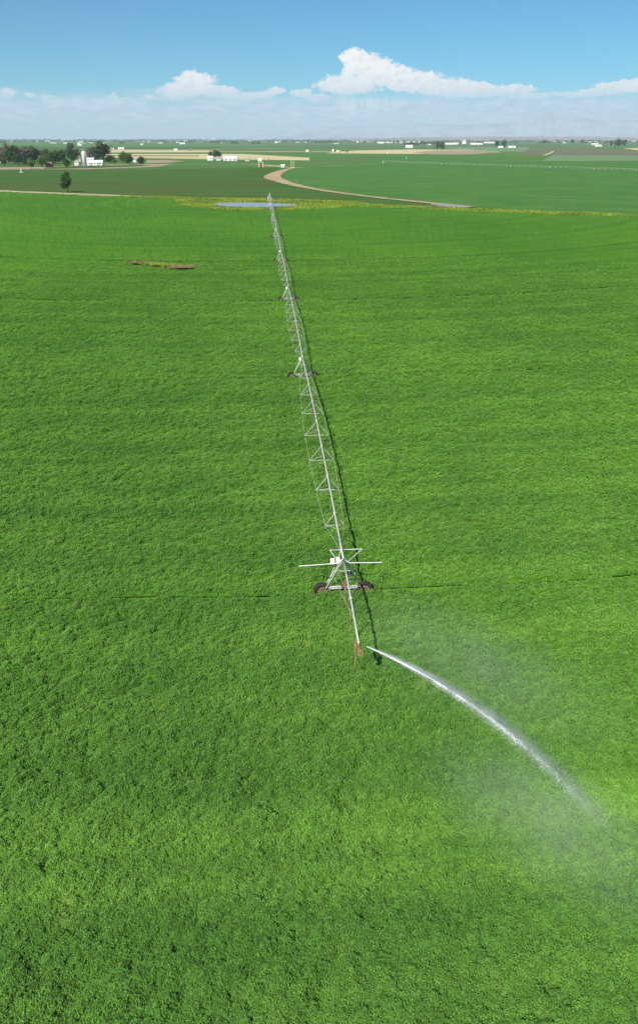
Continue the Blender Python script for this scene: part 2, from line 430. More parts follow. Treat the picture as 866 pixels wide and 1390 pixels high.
def tuft_mesh(radius, nl, ln, wd, hgt):
    a = RS.rand(nl) * 2 * np.pi; rr = radius * np.sqrt(RS.rand(nl)); x, y = rr * np.cos(a), rr * np.sin(a)
    # several shoots inside one tuft
    sh = RS.randn(9, 2) * radius * .45; j = RS.randint(0, 9, nl)
    x = np.where(RS.rand(nl) < .6, sh[j, 0] + RS.randn(nl) * radius * .16, x); y = np.where(RS.rand(nl) < .6, sh[j, 1] + RS.randn(nl) * radius * .16, y)
    q = np.clip(1 - (x * x + y * y) / (radius * 1.25) ** 2, 0, 1)
    z = hgt * q * (.45 + .6 * RS.rand(nl)) - hgt * .25
    return leaf_quads(x, y, z, nl, ln, wd, up=.9)
def scatter(name, pts, rot, scl, tuftV, material, label=None):
    """ONE stuff object: its own faces are the tuft, its loose vertices say where a tuft stands"""
    nv = len(tuftV); F = np.arange(nv).reshape(-1, 4)
    V = np.concatenate([tuftV, pts]).astype(np.float32)
    me = np_mesh(name, V, F, [material])
    for nm, arr in (('spot', np.concatenate([np.zeros(nv), np.ones(len(pts))])), ('turn', np.concatenate([np.zeros(nv), rot])), ('grow', np.concatenate([np.ones(nv), scl]))):
        a = me.attributes.new(nm, 'FLOAT', 'POINT'); a.data.foreach_set('value', arr.astype(np.float32))
    o = link_mesh(name, me)
    ng = bpy.data.node_groups.new(name, 'GeometryNodeTree')
    ng.interface.new_socket('Geometry', in_out='INPUT', socket_type='NodeSocketGeometry'); ng.interface.new_socket('Geometry', in_out='OUTPUT', socket_type='NodeSocketGeometry')
    L = ng.links.new; nn = ng.nodes.new
    gi, go = nn('NodeGroupInput'), nn('NodeGroupOutput')
    def attr(k):
        q = nn('GeometryNodeInputNamedAttribute'); q.data_type = 'FLOAT'; q.inputs[0].default_value = k; return q.outputs[0]
    sp = nn('GeometryNodeSeparateGeometry'); sp.domain = 'POINT'; L(gi.outputs[0], sp.inputs[0]); L(attr('spot'), sp.inputs[1])
    mp = nn('GeometryNodeMeshToPoints'); L(sp.outputs[0], mp.inputs[0])
    ip = nn('GeometryNodeInstanceOnPoints'); L(mp.outputs[0], ip.inputs['Points']); L(sp.outputs[1], ip.inputs['Instance'])
    cx = nn('ShaderNodeCombineXYZ'); L(attr('turn'), cx.inputs[2]); L(cx.outputs[0], ip.inputs['Rotation']); L(attr('grow'), ip.inputs['Scale'])
    L(ip.outputs[0], go.inputs[0])
    md = o.modifiers.new('scatter', 'NODES'); md.node_group = ng
    tag(o, label, kind='stuff'); return o
def near_canopy():
    rmax = 250.0; want = 260000
    u = RS.rand(want)
    # density falls with distance
    rr = 13 * (rmax / 13) ** (u ** .74); a = (RS.rand(want) - .5) * 2 * R(40)
    a = np.where(rr > 60, a * .75, a)
    x, y = rr * np.sin(a), rr * np.cos(a)
    d = np.hypot(x - PIVOT.x, y - PIVOT.y)
    ok = np.ones(want, bool)
    for r in RADII: ok &= np.abs(d - r) > .18 + .0016 * rr
    # the bare patch
    ok &= (((x - BARE.x) / 9.5) ** 2 + ((y - BARE.y + (x - BARE.x) * .28) / 3) ** 2) > 1
    x, y, rr = x[ok], y[ok], rr[ok]
    P = np.stack([x, y, canopy(x, y) - .02 + .05 * RS.randn(len(x)) - np.interp(rr, [130, 250], [0, .16])], -1)
    s = (.6 + .55 * RS.rand(len(x))) * np.interp(rr, [13, 40, 120, 250], [.85, 1.05, 1.7, 1.9])
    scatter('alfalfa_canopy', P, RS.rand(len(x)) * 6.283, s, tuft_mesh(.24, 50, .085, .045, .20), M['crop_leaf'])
BARE = at(217, 360)
near_canopy()

# ------------------------------------------------------------------ fields beyond, roads and tracks
def sheet(name, pts, m, z, wob=0.0):
    """flat parcel from a ground outline given as photo pixels"""
    P = [at(px, py) for (px, py) in pts]; out = []
    for i, p in enumerate(P):
        q = P[(i + 1) % len(P)]; k = max(1, int((q - p).length / 60)) if wob else 1
        for j in range(min(k, 30)):
            t = j / min(k, 30); v = p.lerp(q, t)
            if wob and j: v += Vector((random.uniform(-wob, wob), random.uniform(-wob, wob), 0))
            out.append((v.x, v.y, z))
    me = bpy.data.meshes.new(name); me.from_pydata(out, [], [list(range(len(out)))]); me.materials.append(m)
    if me.polygons[0].normal.z < 0: me.flip_normals()
    return tag(link_mesh(name, me), kind='structure')
def ribbon(name, pts, widths, m, z, wob=.0, step=8.0):
    P = [Vector((p[0], p[1], 0)) for p in pts]
    # Catmull-Rom through the points
    out, wd = [], []
    for i in range(len(P) - 1):
        p0, p1, p2, p3 = P[max(i - 1, 0)], P[i], P[i + 1], P[min(i + 2, len(P) - 1)]
        k = max(2, min(80, int((p2 - p1).length / step)))
        for j in range(k):
            t = j / k
            out.append(.5 * ((2 * p1) + (p2 - p0) * t + (2 * p0 - 5 * p1 + 4 * p2 - p3) * t * t + (3 * p1 - p0 - 3 * p2 + p3) * t ** 3))
            wd.append(widths[i] * (1 - t) + widths[i + 1] * t)
    out.append(P[-1]); wd.append(widths[-1]); V = []
    for i, p in enumerate(out):
        d = (out[min(i + 1, len(out) - 1)] - out[max(i - 1, 0)]).normalized(); nn = Vector((-d.y, d.x, 0))
        wl = wd[i] / 2 * (1 + random.uniform(-wob, wob)); wr = wd[i] / 2 * (1 + random.uniform(-wob, wob))
        V += [(*(p + nn * wl).xy, z), (*(p - nn * wr).xy, z)]
    F = [(2 * i, 2 * i + 1, 2 * i + 3, 2 * i + 2) for i in range(len(out) - 1)]
    me = bpy.data.meshes.new(name); me.from_pydata(V, [], F); me.materials.append(m); me.update()
    if me.polygons[0].normal.z < 0: me.flip_normals()
    return tag(link_mesh(name, me), kind='structure')
G = .02
parcels = [  # name, outline in photo pixels, material, level
    ('field', [(-250, 262), (-250, 226), (0, 230), (250, 229), (395, 226), (430, 262), (470, 276)], 'f_dark', 1),
    ('field', [(-250, 262), (-250, 243), (0, 246), (200, 246), (366, 244), (470, 262), (560, 279)], 'f_olive', 2),
    ('field', [(372, 244), (400, 252), (480, 265), (600, 278), (700, 286), (420, 274), (360, 262)], 'f_dark', 3),
    ('field', [(400, 227), (470, 222), (515, 212), (600, 209), (650, 210), (700, 217), (950, 218.5), (1150, 260), (1150, 308), (866, 291), (700, 283), (600, 277), (540, 270), (480, 263), (430, 256), (400, 249), (378, 243), (370, 237), (382, 230)], 'f_blue', 4),
    ('field', [(230, 221.5), (440, 221.5), (470, 222), (398, 226.5), (200, 226.5), (150, 225)], 'f_green', 2),
    ('field', [(-250, 221), (-250, 212), (60, 212), (215, 221), (160, 226), (60, 224)], 'f_green', 1),
    ('field', [(215, 221), (300, 218), (400, 218.5), (520, 212), (515, 209), (420, 208), (300, 213.5), (150, 213)], 'f_green', 1),
    ('field', [(120, 213), (120, 208.5), (330, 208.5), (420, 213.5), (420, 217), (290, 215.5), (200, 214)], 'f_gold', 2),
    ('field', [(120, 211.6), (120, 210.2), (270, 210.6), (270, 211.8)], 'f_brown', 3),
    ('field', [(120, 208.5), (120, 206.5), (460, 206.5), (480, 208.5)], 'f_green', 2),
    ('field', [(140, 206.5), (140, 203.2), (285, 203.8), (300, 206.3)], 'f_gold', 2),
    ('field', [(285, 206.0), (285, 204.6), (560, 204.6), (560, 206.4)], 'f_tan', 3),
    ('field', [(440, 207.6), (480, 204), (560, 202.5), (640, 203), (680, 206.5), (560, 208.5)], 'f_gold', 4),
    ('field', [(560, 206.5), (590, 204), (650, 203.5), (682, 205.5), (640, 209), (590, 209.5)], 'f_tan', 5),
    ('field', [(450, 209.2), (640, 209.2), (560, 211.6), (420, 212)], 'f_green', 5),
    ('field', [(640, 216.6), (560, 211), (640, 206), (760, 206.5), (760, 210), (740, 216.8)], 'f_bright', 3),
    ('field', [(735, 217.4), (752, 210.3), (1000, 211), (1000, 218)], 'f_pale', 5),
    ('field', [(700, 209.6), (720, 201.5), (800, 201.3), (860, 205), (1000, 209), (1000, 210.4)], 'f_brown', 4),
    ('field', [(845, 201), (950, 198.5), (1000, 206), (880, 205.5)], 'f_gold', 5),
    ('field', [(640, 205.5), (600, 199.4), (720, 199.4), (712, 205.8)], 'f_pale', 2),
    ('field', [(0, 203), (0, 199.5), (300, 199.5), (300, 203)], 'f_dark', 1),
    ('field', [(285, 203.5), (300, 200.5), (520, 200.5), (480, 203.6)], 'f_green', 1),
    ('field', [(-100, 199), (-100, 196), (330, 196.4), (420, 199.3)], 'f_green', 1),
    ('field', [(110, 203.4), (110, 202.4), (300, 202.6), (300, 203.3)], 'f_tan', 2),
    ('field', [(330, 201.3), (330, 200.6), (400, 200.4), (400, 201.2)], 'f_pale', 2),
    ('field', [(720, 201), (740, 198), (1000, 197), (1000, 200)], 'f_green', 2),
    ('field', [(-200, 230.6), (-200, 227), (0, 226.5), (60, 226), (115, 223), (235, 221.8), (215, 225.5), (120, 229), (60, 229)], 'f_tan', 3),
    ('field', [(60, 228.6), (62, 226.5), (110, 224), (200, 223), (190, 225), (120, 227.5)], 'f_olive', 4),
    ('field', [(198, 220.8), (200, 217), (225, 216.6), (250, 218.2), (230, 220.4)], 'f_tan', 4),
]
for i, (nm, pts, m_, lv) in enumerate(parcels):
    sheet(nm, pts, M[m_], -.8 + G * lv + .0015 * i)
Z_T = -.62
ribbon('dirt_road', [at(*p) for p in ((442, 225), (412, 226), (392, 228.5), (376, 234), (370, 239.5), (382, 245), (402, 250.4), (440, 257.4), (500, 265.4), (560, 271.6), (600, 275.6), (640, 279.2))], [4, 4.5, 8, 14, 18, 13, 9.5, 7.5, 6.5, 7, 8, 6], M['dirt'], -.5, .12)
ribbon('track', [at(*p) for p in ((150, 222.6), (260, 221.9), (345, 222.2), (394, 227))], [5, 5, 6, 6], M['pale_dirt'], Z_T - .03)
ribbon('track', [at(*p) for p in ((442, 225), (470, 223.4), (520, 221.6))], [4, 3, 2], M['pale_dirt'], Z_T - .03)
ribbon('track', [at(*p) for p in ((738, 210.2), (746, 207.5), (751, 204.6))], [10, 8, 6], M['pale_dirt'], Z_T + .01)
ribbon('track', [at(*p) for p in ((640, 210), (700, 210.2), (900, 210.4))], [5, 6, 6], M['pale_dirt'], Z_T + .02)
ribbon('track', [at(*p) for p in ((668, 217.3), (690, 217.5), (760, 217.7), (860, 218))], [7, 4, 7, 3], M['pale_dirt'], Z_T + .02)
ribbon('track', [at(*p) for p in ((200, 202.9), (480, 202.2), (700, 200.2))], [14, 14, 12], M['pale_dirt'], Z_T + .02)
ribbon('track', [at(*p) for p in ((-60, 201.4), (130, 201.7), (300, 201.2))], [12, 12, 12], M['pale_dirt'], Z_T + .03)
# the boundary verge: dry at the left, lush yellow green at the right
def verge():
    L = (BB - BA).length
    ribbon('verge', [bline(s, -2) for s in (-400, -100, 0, L * .15, L * .3)], [15, 15, 14, 13, 13], M['dry_leaf'], -.57, .22, 9)
    ribbon('verge', [bline(s, -2) for s in (L * .24, L * .5, L * .7, L, L * 1.4)], [13, 18, 20, 18, 18], M['verge_leaf'], -.54, .22, 9)
    ribbon('farm_track', [bline(s, 0) for s in (-400, -100, 0, L * .16, L * .36)], [9, 9, 9, 8, 5], M['pale_dirt'], -.5, .2, 9)
verge()
def poly_at(name, pts, m, z, parent=None):
    P = [at(*p) for p in pts]; n = len(P); out = []
    for i in range(n):
        p0, p1, p2, p3 = P[i - 1], P[i], P[(i + 1) % n], P[(i + 2) % n]
        for j in range(5):
            t = j / 5
            v = .5 * ((2 * p1) + (p2 - p0) * t + (2 * p0 - 5 * p1 + 4 * p2 - p3) * t * t + (3 * p1 - p0 - 3 * p2 + p3) * t ** 3)
            out.append((v.x, v.y, z))
    me = bpy.data.meshes.new(name); me.from_pydata(out, [], [list(range(len(out)))]); me.materials.append(m)
    if me.polygons[0].normal.z < 0: me.flip_normals()
    return tag(link_mesh(name, me), kind='structure')
poly_at('bank', BANK, M['verge_leaf'], -.42)
wm = bpy.data.materials.new('pond_water'); wm.use_nodes = True; _n = N(wm.node_tree)
_p = wm.node_tree.nodes['Principled BSDF']; _p.inputs['Base Color'].default_value = (.27, .26, .25, 1); _p.inputs['Roughness'].default_value = .22
_p.inputs['Specular IOR Level'].default_value = .35
_b = _n.new('ShaderNodeBump'); _b.inputs['Strength'].default_value = .02; _n.put(_b.inputs['Height'], _n.noise(_n.new('ShaderNodeNewGeometry').outputs['Position'], 1.2, 3, .6))
wm.node_tree.links.new(_b.outputs[0], _p.inputs['Normal'])
poly_at('pond_water', WATER, wm, -.36)
GRAVEL = [(584, 276), (600, 275), (622, 276.6), (640, 279.0), (628, 280.2), (602, 279)]
poly_at('gravel_patch', GRAVEL, M['gravel'], -.48)

def verge_grass():
    n = 16000; L = (BB - BA).length
    s = RS.uniform(-120, L * 1.15, n); off = RS.normal(-2, 4.2, n)
    x = BA.x + BDIR.x * s + BN.x * off; y = BA.y + BDIR.y * s + BN.y * off
    keep = (np.abs(off - 1) > 3.2) | (s > L * .33)
    keep &= (s > L * (.26 + .12 * RS.rand(n)))
    bp = [at(*p) for p in BANK]; wp = [at(*p) for p in WATER]
    bx = RS.uniform(min(p.x for p in bp), max(p.x for p in bp), 14000); by = RS.uniform(min(p.y for p in bp), max(p.y for p in bp), 14000)
    ok = inside(bp, bx, by)
    x = np.concatenate([x[keep], bx[ok]]); y = np.concatenate([y[keep], by[ok]])
    gp = [at(*p) for p in GRAVEL]
    k = ~inside(wp, x, y) & ~inside(gp, x, y); x, y = x[k], y[k]
    P = np.stack([x, y, np.full(len(x), -.45)], -1)
    scatter('verge_grass', P, RS.rand(len(x)) * 6.28, .7 + .9 * RS.rand(len(x)), tuft_mesh(1.3, 70, .45, .25, .35), M['verge_leaf'])
verge_grass()
def wheel_tracks():
    for k, r in enumerate(RADII):
        a0 = math.atan2(out_dir0.y, out_dir0.x); pts = []; wd = []
        for i in range(1200):
            a = a0 + (i / 1199 - .5) * R(200); rr = r + .5 * math.sin(i * .31 + k) * .3
            x, y = PIVOT.x + rr * math.cos(a), PIVOT.y + rr * math.sin(a)
            if bdist(x, y) < -14 and abs(math.atan2(x, y)) < R(44) and y > 10: pts.append((x, y)); wd.append(.16 if k == 6 else .4 if k == 5 else .7)
        V = []; F = []; prev = None
        for (p_, w_) in zip(pts, wd):
            d = math.hypot(p_[0] - PIVOT.x, p_[1] - PIVOT.y); ux, uy = (p_[0] - PIVOT.x) / d, (p_[1] - PIVOT.y) / d; h = w_ / 2 * random.uniform(.6, 1.1)
            V += [(p_[0] - ux * h, p_[1] - uy * h, ZK[k]), (p_[0] + ux * h, p_[1] + uy * h, ZK[k])]; n_ = len(V)
            if prev is not None and math.hypot(p_[0] - prev[0], p_[1] - prev[1]) < 6: F.append((n_ - 4, n_ - 2, n_ - 1, n_ - 3))
            prev = p_
        if F and k >= 3:
            me = bpy.data.meshes.new('wheel_track'); me.from_pydata(V, [], F); me.materials.append(M['track_soil']); me.update()
            if me.polygons[0].normal.z < 0: me.flip_normals()
            tag(link_mesh('wheel_track', me), kind='structure')
ZK = [.02, .02, .02, .02, .02, 0.0, -.07]
out_dir0 = (PREV - PIVOT).normalized()
wheel_tracks()
# bare, weedy spot in the crop
def bare_spot():
    for (px, py, a, b, m_) in ((246, 364, 3.6, 1.9, 'soil'), (190, 357.5, 3.2, 1.7, 'soil')):
        c = at(px, py); V = [(c.x + a * math.cos(t) * random.uniform(.75, 1.15), c.y + b * math.sin(t) * random.uniform(.75, 1.15), .36 + .003 * (px > 200)) for t in [i * math.tau / 26 for i in range(26)]]
        me = bpy.data.meshes.new('bare_soil'); me.from_pydata(V, [], [list(range(26))]); me.materials.append(M[m_])
        tag(link_mesh('bare_soil', me), kind='structure')
    n = 120; x = BARE.x + RS.normal(0, 3.4, n); y = BARE.y + RS.normal(0, 1.2, n) + (x - BARE.x) * -.28
    P = np.stack([x, y, np.full(n, .3)], -1)
    scatter('weeds', P, RS.rand(n) * 6.28, .5 + .6 * RS.rand(n), tuft_mesh(.8, 60, .4, .16, .45), M['verge_leaf'])
    n = 150; e = RS.rand(n) < .55; cx = np.where(e, at(246, 363.5).x, at(190, 357.5).x); cy = np.where(e, at(246, 363.5).y, at(190, 357.5).y)
    P = np.stack([cx + RS.normal(0, 1.9, n), cy + RS.normal(0, 1.1, n), np.full(n, .34)], -1)
    scatter('dead_stalks', P, RS.rand(n) * 6.28, .5 + .7 * RS.rand(n), tuft_mesh(.6, 46, .34, .10, .5), M['dead_leaf'])
bare_spot()

# ------------------------------------------------------------------ the irrigation machine
def wheel_mesh():
    b = MB(); n = 28; rw = .17
    b.lathe([(.36, -rw * .8), (.56, -rw), (.62, -rw * .7), (.64, 0), (.62, rw * .7), (.56, rw), (.36, rw * .8), (.36, -rw * .8)], axis='Y', n=n)
    for i in range(22):                                    # lugs
        t = i * math.tau / 22; c = Vector((.645 * math.cos(t), (.06 if i % 2 else -.06), .645 * math.sin(t)))
        r, u = Vector((math.cos(t), 0, math.sin(t))) * .035, Vector((-math.sin(t), 0, math.cos(t))) * .035; s = Vector((0, .11, 0))
        vs = [c + a * r + d * u + e * s for a in (-1, 1) for (d, e) in ((-1, -1), (1, -1), (1, 1), (-1, 1))]
        b.add(vs, [(3, 2, 1, 0), (4, 5, 6, 7), (0, 1, 5, 4), (1, 2, 6, 5), (2, 3, 7, 6), (3, 0, 4, 7)])
    b.lathe([(0, .03), (.12, .05), (.14, .09), (.22, .05), (.34, .10), (.365, .12), (.365, -.12), (.34, -.10), (.22, -.05), (.14, -.09), (0, -.05)], axis='Y', n=20, mi=1)
    me_o = b.build('wheel', [M['tyre_rubber'], M['rim_paint']], smooth=False)
    return me_o
def machine(name, label, pivot, outer_dir, nspan, span, scale_r=1.0, detail=True, group=None, tip=None, hose_parts=2):
    root = empty(name, pivot); root.rotation_euler.z = math.atan2(outer_dir.y, outer_dir.x)
    tag(root, label, 'irrigation machine', group)
    ZT = 2.95                                              # pipe height at a tower, local +X runs outwards
    zt = [3.6] + [ZT] * nspan
    def arch(k, t): return zt[k] * (1 - t) + zt[k + 1] * t + .75 * math.sin(math.pi * t)
    pr = .078 * scale_r; sr = .028 * scale_r; rr = .014 * scale_r
    # pivot stand
    b = MB()
    for sx in (-1, 1):
        for sy in (-1, 1):
            b.bar((sx * 1.5, sy * 1.5, -.7), (sx * .25, sy * .25, 4.1), .06 * scale_r)
            b.bar((sx * 1.05, sy * 1.05, 1.0), (sx * 1.05, -sy * 1.05, 1.0), .04 * scale_r); b.bar((sx * 1.05, sy * 1.05, 1.0), (-sx * 1.05, sy * 1.05, 1.0), .04 * scale_r)
            b.bar((sx * .62, sy * .62, 2.6), (sx * .62, -sy * .62, 2.6), .04 * scale_r); b.bar((sx * .62, sy * .62, 2.6), (-sx * .62, sy * .62, 2.6), .04 * scale_r)
    b.bar((0, 0, -.7), (0, 0, 4.3), .13 * scale_r, 10); b.bar((0, 0, 4.3), (.9, 0, 3.6), .10 * scale_r, 8)
    st = b.build('pivot_stand', M['galvanised'], root)
    bx = MB(); bx.box((.2, -1.05, 1.7), (.7, .35, 1.1)); bx.build('control_panel', M['white_paint'], root)
    wproto = wheel_mesh()
    used = [False]
    for k in range(nspan):
        x0, x1 = k * span, (k + 1) * span
        P = [(x0 + (x1 - x0) * t, 0, arch(k, t)) for t in [i / 24 for i in range(25)]]
        b = MB(); b.tube(P, pr, 8)
        for i in range(1, 8): 
            q = i / 8; b.bar((x0 + span * q - .04, 0, arch(k, q)), (x0 + span * q + .04, 0, arch(k, q)), pr * 1.7, 8)
        sp = b.build('pipe', M['pipe_steel'], root, smooth=True)
        t_ = MB(); prev = None
        corners = []
        for i in range(1, 8):
            q = i / 8; dz = .75 + 1.05 * math.sin(math.pi * q) ** .8; hw = (.45 + .95 * math.sin(math.pi * q) ** .9)
            ax = (x0 + span * q, 0, arch(k, q)); cz = arch(k, q) - dz
            cl, cr = (ax[0], -hw, cz), (ax[0], hw, cz); corners.append((cl, cr))
            q2 = min(q + .045, 1); nx = (x0 + span * q2, 0, arch(k, q2))
            for c in (cl, cr): t_.bar(ax, c, sr); t_.bar(nx, c, sr * .8)
            t_.bar(cl, cr, sr * .9)
        ends0 = (x0 + .9, 0, arch(k, .02) - .05); ends1 = (x1 - .9, 0, arch(k, .98) - .05)
        for s_ in (0, 1):
            seq = [ends0] + [c[s_] for c in corners] + [ends1]
            for a_, c_ in zip(seq[:-1], seq[1:]): t_.bar(a_, c_, rr, 4)
        t_.build('truss', M['galvanised'], sp)
        # drop hoses
        def hose(b, x, z, s_):
            yy = .16 * s_
            b.tube([(x, 0, z + .05), (x, yy * .7, z + .16), (x, yy, z), (x + .02, yy, z - .9)], .022 * scale_r, 5, 1)
            b.tube([(x + .02, yy, z - .9), (x + .05, yy, .95)], .013 * scale_r, 4, 0)
            b.bar((x + .05, yy, 1.0), (x + .05, yy, .78), .035 * scale_r, 6, 0)
        nh = 20
        if k >= nspan - hose_parts:
            for i in range(nh):
                q = (i + .5) / nh; hb = MB(); hose(hb, x0 + span * q, arch(k, q), 1 if i % 2 else -1); hb.build('drop_hose', [M['hose'], M['rusty_steel']], sp)
        else:
            hb = MB()
            for i in range(nh):
                q = (i + .5) / nh; hose(hb, x0 + span * q, arch(k, q), 1 if i % 2 else -1)
            tag(hb.build('drop_hose', [M['hose'], M['rusty_steel']], sp), kind='stuff')
        # drive tower at x1
        tw = MB(); hwid = 1.78
        for sy in (-1, 1):
            for dx in (-.45, .45):
                tw.bar((x1 + dx * .25, sy * .12, ZT - .1), (x1 + dx * .5, sy * (hwid - .35), .42), .038 * scale_r)
            tw.bar((x1 - .18, sy * .95, 1.55), (x1 + .18, sy * .95, 1.55), .03 * scale_r)
            tw.bar((x1 + .1, sy * 1.2, 1.0), (x1 - 1.5, sy * .05, ZT + .0), .028 * scale_r)
        tw.bar((x1, -.75, 1.85), (x1, .75, 1.85), .03 * scale_r)
        tower = tw.build('drive_tower', M['galvanised'], root)
        bb = MB(); bb.box((x1, 0, .28), (.2, 2 * hwid - .5, .18)); bb.bar((x1 + .16, -hwid + .3, .42), (x1 + .16, hwid - .3, .42), .03 * scale_r)
        bb.build('base_beam', M['galvanised'], tower)
        gb_ = MB(); gb_.box((x1 + .02, .05, .42), (.36, .40, .32)); gb_.bar((x1, .1, .42), (x1, .6, .42), .11, 8); gb_.build('drive_motor', M['gearbox'], tower)
        for sy in (-1, 1):
            wj = wproto if not used[0] else wproto.copy()
            if used[0]: COL.objects.link(wj)
            used[0] = True
            wj.parent = tower; wj.location = (x1 + .02, sy * hwid, .14); wj.rotation_euler = (0, 0, R(90))
            # wheels roll across the pipe: their axle runs along it
            wj.rotation_euler = (0, 0, R(90))
        if k < nspan - 1 or True:
            cb = MB(); cb.box((x1 - .25, -.42, ZT - .22), (.26, .3, .46)); cb.build('control_box', M['white_paint'], tower)
    return root, ZT, arch
out_dir = (PREV - PIVOT).normalized()
TIP = at(488, 881, 3.25)
rig, ZT, arch = machine('irrigation_machine', 'long galvanised irrigation machine on wheeled towers crossing the bright green field', Vector((PIVOT.x, PIVOT.y, 0)), out_dir, 7, SPAN)
XE = SPAN * 7
inv = Matrix.Rotation(-math.atan2(out_dir.y, out_dir.x), 3, 'Z')
tipL = inv @ (TIP - Vector((PIVOT.x, PIVOT.y, 0)))
def overhang():
    o0 = Vector((XE, 0, ZT)); pts = [o0.lerp(tipL, t) + Vector((0, 0, .12 * math.sin(math.pi * t))) for t in (0, .25, .5, .75, 1)]
    b = MB(); b.tube(pts, .072, 8); b.bar(pts[2] - Vector((.05, 0, 0)), pts[2] + Vector((.05, 0, 0)), .13, 8)
    ov = b.build('overhang_pipe', M['pipe_steel'], rig, smooth=True)
    c = MB(); apex = Vector((XE - 1.0, 0, ZT + .02))
    for sy in (-1, 1):
        c.bar(Vector((XE, sy * .5, ZT - 1.2)), pts[2] - Vector((0, 0, .05)), .012, 4); c.bar(Vector((XE, sy * .9, ZT - 1.4)), pts[3], .012, 4)
    c.build('support_cable', M['galvanised'], ov)
    for q in (.28, .62, .93):
        p = o0.lerp(tipL, q); h = MB(); h.bar(p + Vector((0, -.02, .1)), p + Vector((0, -.16, .05)), .03, 5)
        h.bar(p + Vector((0, -.16, .1)), p + Vector((.02, -.18, -1.75)), .045, 5); h.bar(p + Vector((.02, -.18, -1.7)), p + Vector((.02, -.18, -2.1)), .03, 5)
        h.build('drop_pipe', M['rusty_steel'], ov)
    # side booms across the last tower
    for sy, r_ in ((-1, .034), (1, .034)):
        s = MB(); e_ = 3.62 if sy < 0 else 3.2
        s.bar((XE - .1, sy * .45, ZT - .42), (XE - .05 if sy < 0 else XE - .15, sy * e_, ZT - .52), r_, 7)
        s.bar((XE - .1, 0, ZT), (XE - .1, sy * .5, ZT - .42), r_, 7)
        s.build('side_boom', M['white_paint'], rig)
    s = MB(); L_, R_ = Vector((XE - 1.75, 1.75, ZT - .12)), Vector((XE - 1.75, -.95, ZT - .12))
    s.bar(L_, R_, .04, 6); s.bar(L_, (XE - .2, .35, ZT - .4), .035, 6); s.bar(R_, (XE - .2, -.35, ZT - .4), .035, 6)
    
    s.build('spreader_frame', M['galvanised'], rig)
    s = MB(); s.box((XE - .42, -.86, ZT - .42), (.30, .34, .46)); s.box((XE - .36, -.36, ZT - .40), (.26, .24, .52)); s.build('control_box', M['white_paint'], rig)
    # gun
    g = MB(); t = tipL; g.box(t + Vector((.0, -.05, .02)), (.28, .22, .3)); g.bar(t + Vector((-.9, -.22, -.08)), t + Vector((-.2, -.2, -.05)), .10, 8)
    g.bar(t + Vector((0, -.05, .1)), t + Vector((0, -.05, .45)), .06, 8)
    g.bar(t + Vector((-.1, .18, -.25)), t + Vector((.35, .1, -.25)), .04, 6); g.box(t + Vector((.28, .02, -.12)), (.22, .3, .3))
    gun = g.build('end_gun', M['rusty_steel'], rig)
    return gun
gun = overhang()

# ------------------------------------------------------------------ the jet of water
J0 = TIP + Vector((.45, -.05, .25))
JL = at(838, 1142, 0)
JC = 1.65
def jet_pt(t): 
    p = J0.lerp(JL, t); p.z += 4 * JC * t * (1 - t) * (1 + .25 * (t - .5)); return p
def jet():
    root = empty('water_jet', J0); tag(root, 'white arc of water shot from the gun at the machine tip', 'water jet')
    V = []; RSj = np.random.RandomState(5)
    side = (JL - J0).cross(Vector((0, 0, 1))).normalized()
    n = 15000
    t = RSj.rand(n) ** .85 * 1.0
    pulse = .55 + .45 * np.sin(t * 46 + 2 * np.sin(t * 17)) * np.interp(t, [0, .3, .6, 1], [.0, .7, .8, .2])
    keep = RSj.rand(n) < np.clip(pulse, .1, 1) * np.interp(t, [0, .55, .8, 1], [1, .9, .35, .04])
    t = t[keep]; n = len(t)
    w_ = .012 + .25 * t ** 1.3
    P = np.array([[J0[i] + (JL[i] - J0[i]) * tt for i in range(3)] for tt in t])
    P[:, 2] += 4 * JC * t * (1 - t) * (1 + .25 * (t - .5))
    a = RSj.randn(n) * w_ * .5; bz = RSj.randn(n) * w_ * .5
    fall = np.abs(RSj.randn(n)) * t * .5 * (RSj.rand(n) < .35)
    P[:, 0] += side.x * a; P[:, 1] += side.y * a; P[:, 2] += bz - fall
    P[:, 2] = np.maximum(P[:, 2], .02)
    P -= np.array(J0)[None]
    s = (.003 + .005 * RSj.rand(n))[:, None]
    # small stretched drops: octahedra drawn out along the flight
    d = np.array((JL - J0).normalized())[None]
    e1 = np.array(side)[None]; e2 = np.cross(d, e1)
    Vv = np.stack([P - d * s * 3, P + d * s * 3, P + e1 * s, P - e1 * s, P + e2 * s, P - e2 * s], 1).reshape(-1, 3)
    q = np.array([(0, 2, 4), (0, 4, 3), (0, 3, 5), (0, 5, 2), (1, 4, 2), (1, 3, 4), (1, 5, 3), (1, 2, 5)])
    F = (np.arange(n)[:, None, None] * 6 + q[None]).reshape(-1, 3)
    me = np_mesh('drops', Vv, F, [M['water_white']])
    tag(link_mesh('drops', me, root), kind='stuff')
    # the solid stream leaving the nozzle
    b = MB(); pts = [jet_pt(x_) - J0 for x_ in np.linspace(0, .62, 40)]
    rs = [(.012 + .008 * i / 39) * (1 + .35 * math.sin(i * 1.9) * min(1, i / 8)) * (1 if i < 12 else max(.05, 1 - (i - 12) / 16)) for i in range(40)]
    b.tube(pts, rs, 7); b.build('stream', M['water_white'], root, smooth=True)
wm2 = bpy.data.materials.new('water_white'); wm2.use_nodes = True; _t = wm2.node_tree; _p = _t.nodes['Principled BSDF']
_p.inputs['Base Color'].default_value = (.86, .90, .90, 1); _p.inputs['Roughness'].default_value = .3
M['water_white'] = wm2
jet()
